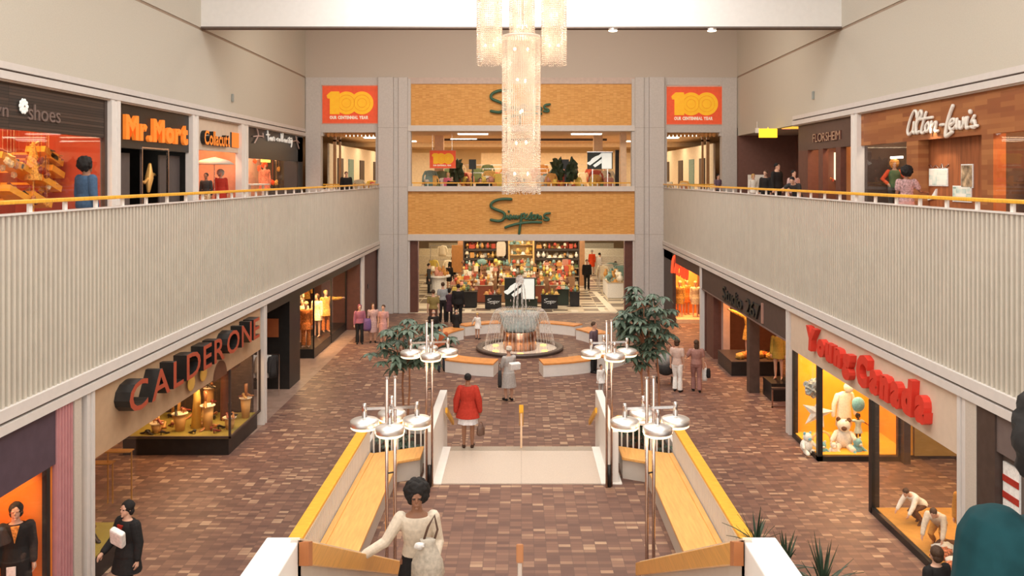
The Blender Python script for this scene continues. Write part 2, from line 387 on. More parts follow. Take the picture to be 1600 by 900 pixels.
# ================================================================ RAISED PLATFORM, STAIRS, BENCHES
ZP = .9
pl = [(-1.6, 11.3), (-3.3, 11.3), (-3.3, 16.95), (-1.95, 17.5), (-1.95, 18.44), (1.95, 18.44), (1.95, 17.5), (3.3, 16.95), (3.3, 11.3), (1.6, 11.3)]
struct(MB().prism(pl, 0, ZP - .03).build('floor_platform_base', WHITE))
struct(MB().prism([(x * .998, y) for x, y in pl], ZP - .03, ZP).build('floor_platform', PAVE))
struct(MB().box(-1.56, 16.25, ZP, 1.56, 18.46, ZP + .02).build('floor_landing_slab', TERR))
sbox('trim_landing_nosing', mat('nosing_grey', (.36, .30, .24), .4, scale=50, var=.1), -1.56, 18.2, ZP + .02, 1.56, 18.47, ZP + .026)
sbox('trim_landing_seam', mat('seam', (.48, .40, .34), .5), -.01, 16.25, ZP + .02, .01, 18.2, ZP + .023)
t = thing('plaza_steps', 'pale terrazzo steps going down from the landing to the plaza', 'stairs', (0, 19.3, 0))
for k in range(5):
    z = ZP - .15 * (k + 1)
    MB().box(-1.7, 18.46 + .28 * k, 0, 1.7, 18.46 + .28 * (k + 1), z).build('step', TERR, t)
for s, nm in ((-1, 'left'), (1, 'right')):
    sbox('trim_landing_curb_' + nm, WHITE, s * 1.56, 16.22, ZP, s * 1.97, 18.44, ZP + .035, bevel=.01)
    sbox('wall_stair_parapet_' + nm, WHITE, s * 1.73, 16.25, 0, s * 1.9, 19.45, 1.93, bevel=.012)
    t = thing('stair_handrail', 'short orange handrail on the inner face of the %s white stair wall' % nm, 'handrail', (s * 1.66, 19, 1.6))
    MB().ext([(s * 1.64, 18.5, 1.66), (s * 1.64, 18.5, 1.78), (s * 1.64, 20.3, .98), (s * 1.64, 20.3, .86)], (s * .05, 0, 0)).build('rail', RAILW, t)
    for y in (18.7, 19.3): MB().cyl((s * 1.66, y, 1.62 - (y - 18.7) * .45), (s * 1.74, y, 1.6 - (y - 18.7) * .45), .015).build('bracket', CHROME, t)
t = thing('centre_handrail', 'slim post with orange rail in the middle of the landing edge', 'handrail', (0, 18.4, ZP))
MB().box(-.022, 18.36, ZP, .022, 18.42, 1.78).build('post', mat('pale_orange_post', (.80, .55, .36), .5), t)
MB().ext([(-.05, 18.3, 1.72), (-.05, 18.3, 1.9), (-.05, 20.0, 1.1), (-.05, 20.0, .92)], (.1, 0, 0)).build('rail', RAILW, t, bevel=.015)
MB().box(-.022, 19.8, 0, .022, 19.86, 1.0).build('post', CHROME, t)
# ---- upper flight towards the camera
SL = .494; Y0 = 11.14
mb = MB()
t = thing('main_staircase', 'wide staircase rising from the brick platform toward the upper floor', 'stairs', (0, 8.6, .9))
n = 16; dy = (Y0 - 5.96) / n
for k in range(n):
    y1 = Y0 - dy * k; MB().box(-1.59, y1 - dy, .6, 1.59, y1, ZP + SL * dy * (k + 1)).build('step', TERR, t)
sbox('floor_half_landing', TERR, -2.4, 4.2, 3.3, 2.4, 5.96, 3.46)
t2 = thing('upper_staircase', 'upper staircase flight from half landing to the top floor', 'stairs', (0, 2.3, 3.46))
for k in range(12):
    y1 = 4.2 - .3 * k; MB().box(-1.59, y1 - .3, 3.2, 1.59, y1, 3.46 + .1658 * (k + 1)).build('step', TERR, t2)
SIDEW = mat('stair_side_panel', (.60, .54, .48), .35, var=.03)
for s, nm in ((-1, 'left'), (1, 'right')):
    a = (s * 1.6, Y0, 1.745); b = (s * 1.6, 5.96, 4.30)
    struct(MB().ext([(s * 1.6, Y0, ZP), a, b, (s * 1.6, 5.96, 2.6), (s * 1.6, 8.2, .3), (s * 1.6, Y0, .3)], (s * .05, 0, 0)).build('wall_stair_side_' + nm, SIDEW))
    struct(MB().ext([(s * 1.585, Y0, 1.745), (s * 1.585, 5.96, 4.30), (s * 1.585, 5.96, 4.315), (s * 1.585, Y0, 1.76)], (s * .07, 0, 0)).build('trim_stair_cap_' + nm, mat('pale_cap', (.80, .68, .52), .4)))
    sbox('wall_landing_parapet_' + nm, WHITE, s * 1.6, 3.2, 3.2, s * 1.85, 6.05, 4.285, bevel=.012)
    t = thing('staircase_handrail', 'sloping wooden board handrail on the %s side of the near staircase' % nm, 'handrail', (s * 1.56, 8.5, 3))
    MB().ext([(s * 1.53, Y0, 1.57), (s * 1.53, Y0, 1.74), (s * 1.53, 6.06, 4.245), (s * 1.53, 6.06, 4.075)], (s * .06, 0, 0)).build('board', BOARDW, t, bevel=.008)
    MB().ext([(s * 1.52, 6.06, 4.07), (s * 1.52, 6.06, 4.25), (s * 1.52, 5.95, 4.29), (s * 1.52, 5.95, 4.12)], (s * .07, 0, 0)).build('end_cap', mat('dark_orange_wood', (.42, .15, .05), .5), t)
t = thing('centre_stair_handrail', 'orange brown rail down the middle of the near staircase', 'handrail', (0, 8.5, 2.5))
MB().ext([(-.035, 11.05, 1.62), (-.035, 11.05, 1.75), (-.035, 5.7, 4.39), (-.035, 5.7, 4.26)], (.05, 0, 0)).build('rail', mat('brown_rail', (.45, .19, .08), .5), t, bevel=.01)
for y in (10.9, 8.4, 5.9): MB().cyl((-.01, y, ZP + SL * (Y0 - y) - .1), (-.01, y, 1.65 + SL * (11.05 - y)), .018).build('post', CHROME, t)
# ---- platform benches with slatted railings
for s, nm in ((-1, 'left'), (1, 'right')):
    t = thing('platform_bench', 'long honey wood bench along the %s side of the raised platform' % nm, 'bench', (s * 2.8, 14, ZP))
    seat = [(-2.41, 11.3), (-3.04, 11.3), (-3.04, 16.72), (-2.0, 17.2), (-2.0, 16.5), (-2.41, 16.28)]
    base = [(-2.47, 11.32), (-3.0, 11.32), (-3.0, 16.66), (-2.02, 17.1), (-2.02, 16.58), (-2.47, 16.36)]
    MB().prism([(-s * x, y) for x, y in seat], 1.29, 1.35).build('seat', BENCHW, t, bevel=.012)
    MB().prism([(-s * x, y) for x, y in base], ZP, 1.29).build('base', SIDEW, t)
    MB().prism([(-s * x, y) for x, y in [(-2.95, 11.3), (-3.04, 11.3), (-3.04, 16.7), (-2.95, 16.66)]], 1.35, 1.375).build('back_ledge', BENCHW, t)
    r = thing('platform_railing', 'orange topped white slatted railing behind the %s platform bench' % nm, 'railing', (s * 3.1, 14, ZP))
    top = [(-3.04, 11.5), (-3.24, 11.5), (-3.24, 16.95), (-2.0, 17.5), (-2.0, 17.3), (-3.04, 16.82)]
    MB().prism([(-s * x, y) for x, y in top], 1.84, 1.90).build('top_rail', RAILW, r, bevel=.012)
    MB().prism([(-s * x, y) for x, y in [(-3.05, 11.5), (-3.09, 11.5), (-3.09, 16.85), (-2.0, 17.36), (-2.0, 17.32), (-3.05, 16.82)]], 1.80, 1.84).build('upper_bar', WHITE, r)
    k = 0; y = 11.55; pos = []
    while y < 16.8: pos.append((-3.07, y)); y += .075
    m = 9
    for i in range(m): pos.append((-3.05 + 1.02 * (i + .5) / m, 16.86 + .47 * (i + .5) / m))
    q = MB()
    for x, y in pos[:-m]: q.obox((-s * x, y, 1.56), (.03, .03, .54))
    q.build('side_slats', WHITE, r)
    for x, y in pos[-m:]: MB().obox((-s * x, y, 1.56), (.03, .03, .54)).build('slat', WHITE, r)
    MB().obox((s * 3.2, 14.1, 1.38), (.03, 5.4, .9)).build('outer_panel', mat('railing_panel', (.42, .34, .27), .6), r)
    # planter beyond the angled end
    p = thing('corner_planter', 'white planter box behind the %s end of the platform bench' % nm, 'planter', (s * 2.7, 18.2, 0))
    pp = [(-3.35, 17.1), (-3.35, 19.3), (-1.98, 19.3), (-1.98, 17.7)]
    for a, b in zip(pp, pp[1:] + pp[:1]):
        d = (Vector((*b, 0)) - Vector((*a, 0))); c = (Vector((*a, 0)) + Vector((*b, 0))) / 2
        MB().obox((-s * c.x, c.y, .55), (d.length, .09, 1.1), math.atan2(d.y, -s * d.x)).build('side', WHITE, p)
    MB().prism([(-s * x * .98, y) for x, y in [(-3.3, 17.2), (-3.3, 19.2), (-2.03, 19.2), (-2.03, 17.75)]], .2, .98).build('soil', mat('soil', (.05, .03, .02), .95, scale=40, var=.4, bump=.5), p)
# ================================================================ LAMP POSTS
LAMPG = emat('lamp_opal', (1, .80, .50), 2.2)
def lamp_post(label, loc, rz=0):
    t = thing('lamp_post', label, 'lamp post', loc, rz, 'chrome lamp posts on the platform')
    for x, y in ((-.052, -.03), (.052, .03)):
        MB().cyl((x, y, 0), (x, y, 3.22), .024, n=14).build('pole', BRONZE, t, smooth=True, local=True)
        MB().cyl((x, y, 3.22), (x, y, 3.235), .03, n=14).build('pole_cap', CHROME, t, local=True)
    MB().cyl((0, 0, 0), (0, 0, .42), .04, n=14).build('base_sleeve', BLACK, t, local=True, smooth=True)
    MB().cyl((-.07, -.04, 1.9), (.07, .04, 1.9), .012).build('clamp', BLACK, t, local=True)
    for k in range(4):
        a = k * math.pi / 2 - math.pi / 2 + .12; dx, dy = math.cos(a) * .36, math.sin(a) * .36
        if k in (0, 1): MB().obox((0, 0, 2.80), (.74, .025, .035), a + (0 if k == 1 else 0)).build('cross_arm', CHROME, t, local=True)
        h = MB().lathe([(.02, 2.70), (.03, 2.685), (.06, 2.675), (.17, 2.655), (.195, 2.64), (.2, 2.63), (.2, 2.572), (.196, 2.565), (.1, 2.565)], (dx, dy, 0), 28).build('lamp_head', mat('pale_silver', (.86, .84, .82), .38, 1, var=.03), t, local=True, smooth=True)
        h2 = MB().lathe([(.15, 2.57), (.19, 2.565), (.19, 2.54), (.17, 2.525), (.05, 2.525)], (dx, dy, 0), 28).build('light_ring', LAMPG, h, local=True, smooth=True)
        MB().lathe([(.035, 2.66), (.032, 2.84), (.028, 2.87), (.01, 2.875)], (dx, dy, 0), 14).build('stem', CHROME, h, local=True, smooth=True)
        point('lamp_glow', (dx, dy, 2.44), 5, (1, .74, .45), .12, t)
    return t
lamp_post('near left lamp post with four steel disc lamps', (-1.81, 11.55, ZP), R(0))
lamp_post('near right lamp post with four steel disc lamps', (1.79, 11.55, ZP), R(0))
lamp_post('farther lamp post by the left stair wall, four lit discs', (-1.78, 16.12, ZP + .0), R(4))
lamp_post('farther lamp post by the right stair wall, four lit discs', (1.70, 16.12, ZP + .0), R(4))
# ================================================================ PLANTS
LEAF = mat('leaf_green', (.085, .125, .085), .5, var=.35, scale=14, spec=.6)
LEAFD = mat('leaf_dark', (.035, .06, .03), .4, var=.35, scale=12)
BARK = mat('thin_trunk', (.30, .13, .07), .8, var=.2)
def leaflet(mb, c, d, L, w, droop):
    d = Vector(d).normalized(); side = d.cross(Vector((0, 0, 1)))
    if side.length < .05: side = Vector((1, 0, 0))
    side.normalize(); pts = []
    c = Vector(c); prev = []
    for i, (t, q) in enumerate(((0, .12), (.3, .8), (.6, 1), (.85, .6), (1, .08))):
        p = c + d * (L * t) + Vector((0, 0, -droop * t * t * L))
        prev.append((p - side * w * q / 2 + Vector((0, 0, .12 * w)), p, p + side * w * q / 2 + Vector((0, 0, .12 * w))))
    vs = [v for r in prev for v in r]; fs = []
    for i in range(4): a = i * 3; fs += [(a, a + 1, a + 4, a + 3), (a + 1, a + 2, a + 5, a + 4)]
    mb.add(vs, fs)
def umbrella_cluster(mb, c, L, n, seed):
    r = random.Random(seed); ph = r.random() * 6
    for i in range(n):
        a = ph + 2 * math.pi * i / n; leaflet(mb, c, (math.cos(a), math.sin(a), .28), L * r.uniform(.8, 1.1), L * .42, r.uniform(.5, .95))
def umbrella_tree(name, label, base, stems, crown, n, seed, L=.26, cat='tree'):
    t = thing(name, label, cat, base); r = random.Random(seed)
    cx, cy, cz, rx, ry, rz_ = crown; mb = MB(); tw = MB()
    cl = []
    for i in range(n):
        while 1:
            d = Vector((r.uniform(-1, 1), r.uniform(-1, 1), r.uniform(-1, 1)))
            if .35 < d.length < 1: break
        if d.z < 0: w = 1 - .25 * d.z * 0
        c = Vector((cx + d.x * rx, cy + d.y * ry, cz + d.z * rz_)); cl.append(c)
        umbrella_cluster(mb, c, L * r.uniform(.75, 1.15), 8, r.random())
    mb.build('foliage', [LEAF], t)
    st = []
    for sx, sy in stems:
        pts = [(base[0] + sx, base[1] + sy, base[2])] + [(base[0] + sx + (cx - base[0] - sx) * .35 * q + r.uniform(-.03, .03), base[1] + sy * (1 - q * .3), base[2] + (cz + rz_ * .5 - base[2]) * q) for q in (.25, .5, .75, 1)]
        st.append(pts); MB().tube(pts, [.03, .026, .022, .016, .01], 8).build('trunk', BARK, t, smooth=True)
    for c in cl:
        p = min((Vector(q) for s in st for q in s[2:]), key=lambda q: (q - c).length + abs(q.z - c.z + .3))
        tw.tube([p, (p + c) / 2 + Vector((0, 0, -.03)), c], [.008, .006, .004], 4)
    tw.build('twigs', BARK, t); return t
umbrella_tree('umbrella_tree', 'umbrella tree with drooping leaves behind the left far lamp post', (-2.75, 18.4, .98), [(-.1, 0), (.1, .15), (.28, -.1)], (-2.5, 18.5, 3.2, 1.0, .8, .62), 66, 3)
umbrella_tree('umbrella_tree', 'tall bushy umbrella tree behind the right far lamp post', (2.75, 18.4, .98), [(-.08, 0), (.12, .1), (.3, -.1)], (2.75, 18.6, 3.58, .68, .62, .92), 100, 5, L=.25)
umbrella_tree('planter_shrub', 'low dark leafy shrub under the tall tree on the right', (2.35, 17.95, .98), [(0, 0), (.12, .0)], (2.5, 17.75, 1.68, .5, .3, .26), 22, 8, L=.22, cat='shrub')
umbrella_tree('planter_shrub', 'low dark shrub behind the slatted railing of the left bench', (-2.6, 17.85, .98), [(0, 0), (-.2, .1)], (-2.65, 17.85, 1.2, .55, .35, .18), 26, 9, L=.16, cat='shrub')
umbrella_tree('planter_shrub', 'small dark shrub behind the slats of the right bench', (2.95, 17.75, .98), [(0, 0)], (2.75, 17.75, 1.18, .5, .3, .14), 20, 10, L=.15, cat='shrub')
YUC = mat('yucca_green', (.035, .06, .035), .4, var=.3)
def yucca(label, base, h, n, seed, L):
    t = thing('spiky_plant', label, 'plant', base, 0, 'spiky plants by the staircase'); r = random.Random(seed); mb = MB()
    top = Vector((base[0], base[1], base[2] + h))
    for i in range(n):
        a = i * 2.4; e = R(r.choice([78, 70, 58, 45, 30, 12, -5])) ; d = Vector((math.cos(a) * math.cos(e), math.sin(a) * math.cos(e), math.sin(e)))
        s = d.cross(Vector((0, 0, 1))).normalized(); l = L * r.uniform(.75, 1.1); w = .018
        c = top + Vector((0, 0, -.12 + .2 * (i / n))); dr = .25 * math.cos(e)
        vs = []
        for q, ww in ((0, .6), (.3, 1), (.65, .75), (1, .05)):
            p = c + d * l * q + Vector((0, 0, -dr * l * q * q)); vs += [p - s * w * ww, p + Vector((0, 0, -.006)), p + s * w * ww]
        mb.add(vs, [(k * 3 + j, k * 3 + j + 1, k * 3 + j + 4, k * 3 + j + 3) for k in range(3) for j in (0, 1)])
    mb.build('leaves', YUC, t)
    MB().tube([base, (base[0] + .03, base[1], base[2] + h * .5), top], [.045, .035, .03], 8).build('stem', mat('dark_stem', (.05, .035, .025), .8), t, smooth=True)
yucca('spiky plant closest to the wooden handrail, three upright leaves', (3.25, 11.5, .5), 1.3, 26, 4, .55)
yucca('bushy spiky plant between the two other spiky plants', (3.5, 11.0, .5), 1.25, 34, 6, .5)
yucca('tallest spreading spiky plant, farthest right of the three', (3.87, 10.7, .5), 1.12, 40, 9, .66)
p = thing('floor_planter', 'long dark planter holding the three spiky plants', 'planter', (3.7, 11, 0))
MB().box(3.36, 10.2, .0, 4.3, 12.0, .5).build('box', DARKB, p, bevel=.02); MB().box(3.4, 10.25, .46, 4.26, 11.95, .505).build('soil', MATS['soil'], p)
# ================================================================ FOUNTAIN AND CURVED BENCHES
FC = Vector((-.06, 33.4, 0))
t = thing('fountain', 'round fountain with copper drum and arching water jets', 'fountain', FC)
MB().lathe([(1.72, 0), (1.76, .10), (1.72, .14), (1.55, .14), (1.5, .10), (1.5, .02)], FC, 48).build('rim', mat('dark_stone', (.10, .07, .06), .4), t, smooth=False)
MB().lathe([(1.5, .0), (1.5, .03), (0.02, .035)], FC, 48).build('basin_floor', mat('basin_white', (.80, .70, .60), .3), t)
DRUM = mat('copper_drum', (.66, .36, .24), .3, 1, var=.55, scale=9, stretch=(1, 1, .01))
MB().lathe([(.66, .0), (.66, .74), (.63, .76)], FC, 48).build('drum', DRUM, t, smooth=True)
WATER = mat('water_surface', (.42, .50, .50), .12, var=.15, scale=20)
MB().lathe([(.62, .76), (.60, .70), (.02, .72)], FC, 32).build('water_surface', WATER, t)
def watermat():
    m = bpy.data.materials.new('water_jet'); m.use_nodes = True; nt = m.node_tree; n = nt.nodes; l = nt.links
    n.remove(n['Principled BSDF']); tr = n.new('ShaderNodeBsdfTransparent'); d = n.new('ShaderNodeBsdfTranslucent'); d.inputs[0].default_value = (.95, .93, .92, 1)
    d2 = n.new('ShaderNodeBsdfDiffuse'); d2.inputs[0].default_value = (.95, .92, .9, 1); ad = n.new('ShaderNodeMixShader'); l.new(d.outputs[0], ad.inputs[1]); l.new(d2.outputs[0], ad.inputs[2])
    tc = n.new('ShaderNodeTexCoord'); nz = n.new('ShaderNodeTexNoise'); nz.inputs['Scale'].default_value = 9; l.new(tc.outputs['Object'], nz.inputs['Vector'])
    mr = n.new('ShaderNodeMapRange'); mr.inputs['From Min'].default_value = .35; mr.inputs['From Max'].default_value = .65; mr.inputs['To Min'].default_value = .15; mr.inputs['To Max'].default_value = .8; l.new(nz.outputs['Fac'], mr.inputs[0])
    x = n.new('ShaderNodeMixShader'); l.new(mr.outputs[0], x.inputs[0]); l.new(tr.outputs[0], x.inputs[1]); l.new(ad.outputs[0], x.inputs[2]); l.new(x.outputs[0], n['Material Output'].inputs[0]); return m
WJ = watermat()
def arc(a, r0, r1, z0, zt, z1, rad, k=12):
    pts = []
    for i in range(k + 1):
        q = i / k; r = r0 + (r1 - r0) * q
        # parabola through z0, peak zt, z1
        A = z0; s0 = math.sqrt(max(zt - z0, 1e-4)); s1 = math.sqrt(max(zt - z1, 1e-4)); qp = s0 / (s0 + s1); z = zt - (zt - z0) * ((q - qp) / qp) ** 2 if q < qp else zt - (zt - z1) * ((q - qp) / (1 - qp)) ** 2
        pts.append((FC.x + r * math.cos(a), FC.y + r * math.sin(a), z))
    return MB().tube(pts, rad, 5)
for k in range(56): arc(2 * math.pi * k / 56, .5, 1.42, .76, 1.6, .06, .008).build('water_jet', WJ, t)
for k in range(18): arc(2 * math.pi * k / 18 + .05, .38, .64, .76, 1.45, .74, .012, 8).build('low_water_jet', WJ, t)
for k in range(8):
    a = 2 * math.pi * k / 8 + .3
    MB().tube([(FC.x + .30 * math.cos(a), FC.y + .3 * math.sin(a), .76), (FC.x + .27 * math.cos(a), FC.y + .27 * math.sin(a), 1.8), (FC.x + .2 * math.cos(a), FC.y + .2 * math.sin(a), 2.5), (FC.x + .08 * math.cos(a), FC.y + .08 * math.sin(a), 2.8)], [.024, .02, .016, .014], 6).build('tall_water_jet', WJ, t, smooth=True)
def bluewater():
    m = bpy.data.materials.new('blue_water_sheet'); m.use_nodes = True; nt = m.node_tree; n = nt.nodes; l = nt.links; n.remove(n['Principled BSDF'])
    tr = n.new('ShaderNodeBsdfTransparent'); d = n.new('ShaderNodeBsdfDiffuse'); d.inputs[0].default_value = (.55, .72, .76, 1); tc = n.new('ShaderNodeTexCoord'); nz = n.new('ShaderNodeTexNoise'); nz.inputs['Scale'].default_value = 4; l.new(tc.outputs['Object'], nz.inputs['Vector'])
    mr = n.new('ShaderNodeMapRange'); mr.inputs['To Min'].default_value = .1; mr.inputs['To Max'].default_value = .75; mr.inputs['From Min'].default_value = .3; mr.inputs['From Max'].default_value = .7; l.new(nz.outputs['Fac'], mr.inputs[0])
    x = n.new('ShaderNodeMixShader'); l.new(mr.outputs[0], x.inputs[0]); l.new(tr.outputs[0], x.inputs[1]); l.new(d.outputs[0], x.inputs[2]); l.new(x.outputs[0], n['Material Output'].inputs[0]); return m
MB().lathe([(.60, .78), (.68, .95), (.74, 1.2), (.80, 1.42), (.84, 1.45)], FC, 36, caps=False).build('water_sheet', bluewater(), t, smooth=True)
MB().ell((FC.x, FC.y, 2.78), .17, .17, .2, nz=.2).build('water_plume', WJ, t, smooth=True)
for k in range(6):
    a = 2 * math.pi * k / 6 + .55
    MB().lathe([(.12, .035), (.12, .07), (.02, .08)], (FC.x + 1.12 * math.cos(a), FC.y + 1.12 * math.sin(a), 0), 14).build('pool_light', emat('pool_lamp', (1, .55, .12), 3), t)
point('pool_glow', (0, .0, .4), 30, (1, .7, .4), .3, t)
def curved_bench(label, a0, a1, r0, r1):
    am = R((a0 + a1) / 2); c = FC + Vector((math.cos(am), math.sin(am), 0)) * (r0 + r1) / 2
    b = thing('curved_bench', label, 'bench', c, 0, 'benches ringing the fountain')
    def poly(g):
        N = 8; q = [(FC.x + (r1 - g) * math.cos(R(a0 + (a1 - a0) * i / N)), FC.y + (r1 - g) * math.sin(R(a0 + (a1 - a0) * i / N))) for i in range(N + 1)]
        return q + [(FC.x + (r0 + g) * math.cos(R(a0 + (a1 - a0) * i / N)), FC.y + (r0 + g) * math.sin(R(a0 + (a1 - a0) * i / N))) for i in range(N, -1, -1)]
    MB().prism(poly(.02), 0, .41).build('base', WHITE, b); MB().prism(poly(0), .41, .46).build('seat', mat('orange_bench_wood', (.74, .30, .08), .45, var=.12, scale=5), b)
curved_bench('curved bench in front of the fountain, left of the hatted woman', -124, -101, 3.95, 4.75)
curved_bench('curved bench in front of the fountain on its right side', -80, -57, 3.95, 4.75)
curved_bench('curved bench behind the fountain beside the child in white', 104, 131, 3.6, 4.2)
curved_bench('curved bench behind the fountain on its right side', 49, 76, 3.6, 4.2)
curved_bench('curved bench with the seated bald person, left of the fountain', 140, 164, 3.1, 3.85)
curved_bench('curved bench right of the fountain behind the man in purple', 16, 40, 3.1, 3.85)
curved_bench('curved bench partly behind the right far lamp post', -50, -28, 3.95, 4.75)
# ================================================================ CHANDELIER
def beadmat():
    m = bpy.data.materials.new('crystal_beads'); m.use_nodes = True; nt = m.node_tree; n = nt.nodes; l = nt.links; n.remove(n['Principled BSDF'])
    tl = n.new('ShaderNodeBsdfTranslucent'); d = n.new('ShaderNodeBsdfDiffuse'); g = n.new('ShaderNodeBsdfGlossy'); g.inputs['Roughness'].default_value = .25
    nz = n.new('ShaderNodeTexNoise'); nz.inputs['Scale'].default_value = 30; cr = n.new('ShaderNodeValToRGB'); cr.color_ramp.elements[0].color = (.74, .62, .53, 1); cr.color_ramp.elements[1].color = (.95, .9, .83, 1)
    tc = n.new('ShaderNodeTexCoord'); l.new(tc.outputs['Object'], nz.inputs['Vector']); l.new(nz.outputs['Fac'], cr.inputs[0]); l.new(cr.outputs[0], tl.inputs[0]); l.new(cr.outputs[0], d.inputs[0])
    a = n.new('ShaderNodeMixShader'); a.inputs[0].default_value = .45; l.new(tl.outputs[0], a.inputs[1]); l.new(d.outputs[0], a.inputs[2])
    b = n.new('ShaderNodeMixShader'); b.inputs[0].default_value = .15; l.new(a.outputs[0], b.inputs[1]); l.new(g.outputs[0], b.inputs[2]); l.new(b.outputs[0], n['Material Output'].inputs[0]); return m
BEAD = beadmat()
BULB = emat('chandelier_bulb', (1, .82, .6), 5)
CY = 20.0
ch = thing('crystal_chandelier', 'giant cascading crystal chandelier of bead columns hanging over the plaza', 'chandelier', (0, CY, 6.3))
def bead_column(cx, cy, r, z0, z1, ns, nb, seed, ragged=.1):
    r_ = random.Random(seed); mb = MB()
    c = MB().lathe([(r * .5, z1), (r * 1.0, z1 - .02), (r, z1 - .07), (r * .9, z1 - .08)], (cx, cy, 0), 32).build('crystal_crown', BEAD, ch, smooth=True)
    for ring, f in ((0, 1.0), (1, .72)):
        N = int(ns * (1.15 if ring == 0 else .8))
        for k in range(N):
            a = 2 * math.pi * k / N + ring * .05; x, y = cx + r * f * math.cos(a), cy + r * f * math.sin(a)
            zb = z0 + r_.uniform(0, ragged); h = (z1 - .06 - z0) / nb; z = z1 - .06; s = h * .44; w = min(.034, h * .46)
            while z > zb:
                jx, jy = r_.uniform(-.006, .006), r_.uniform(-.006, .006); ww = w * r_.uniform(.7, 1.1)
                mb.add([(x + jx, y + jy, z), (x + ww, y + jy, z - s), (x + jx, y + ww, z - s), (x - ww, y + jy, z - s), (x + jx, y - ww, z - s), (x + jx, y + jy, z - 2 * s)],
                       [(0, 1, 2), (0, 2, 3), (0, 3, 4), (0, 4, 1), (5, 2, 1), (5, 3, 2), (5, 4, 3), (5, 1, 4)]); z -= h
    o = mb.build('crystal_strands', BEAD, ch); o['kind'] = 'stuff'
    z = z0 + .5; i = 0
    while z < z1 - .2:
        for q in range(2):
            a = i * 2.4 + q * 3.14; MB().ell((cx + r * .35 * math.cos(a), cy + r * .35 * math.sin(a), z), .03, .03, .045, 8, 6).build('candle_bulb', BULB, ch, smooth=True)
        point('bulb_glow', (cx, cy - CY, z - 6.3), 17, (1, .80, .58), .12, ch); z += .75; i += 1
bead_column(0, CY, .455, 6.48, 10.32, 46, 92, 1)
bead_column(-.78, CY + .35, .30, 9.62, 13.2, 34, 70, 2)
bead_column(.80, CY + .35, .30, 9.62, 13.2, 34, 70, 3)
bead_column(.02, CY + .9, .31, 10.2, 13.2, 34, 58, 4)
MB().cyl((.03, CY + .95, 10.3), (.03, CY + .95, 15.5), .02).build('suspension_rod', CHROME, ch)
MB().obox((0, CY + .45, 10.30), (.04, 1.0, .04)).build('hanger_bar', CHROME, ch)
MB().lathe([(1.5, 13.2), (1.5, 13.3), (.2, 13.32)], (0, CY + .4, 0), 32).build('canopy_plate', CHROME, ch)
for x in (3.15, 6.55):
    d = thing('downlight', 'small lit downlight under the bulkhead, %s of two' % ('nearer the chandelier' if x < 4 else 'nearer the right wall'), 'light', (x, 28.6, 12.0))
    MB().lathe([(.2, 0), (.2, -.05), (.17, -.06)], (x, 28.6, 12.0), 20).build('housing', CHROME, d); MB().lathe([(.16, -.05), (.14, -.08), (.02, -.09)], (x, 28.6, 12.0), 20).build('bulb', emat('downlight_bulb', (1, .9, .7), 8), d)
for s, nm in ((-1, 'left'), (1, 'right')):
    q = PX(362 if s < 0 else 1272, 153 if s < 0 else 149, s * W2); d = thing('wall_fitting', 'tiny grey fitting on the high %s wall' % nm, 'wall fitting', q)
    MB().obox((q.x - s * .04, q.y, q.z), (.08, .12, .3)).build('housing', mat('fitting_grey', (.35, .38, .36), .5), d, bevel=.02)
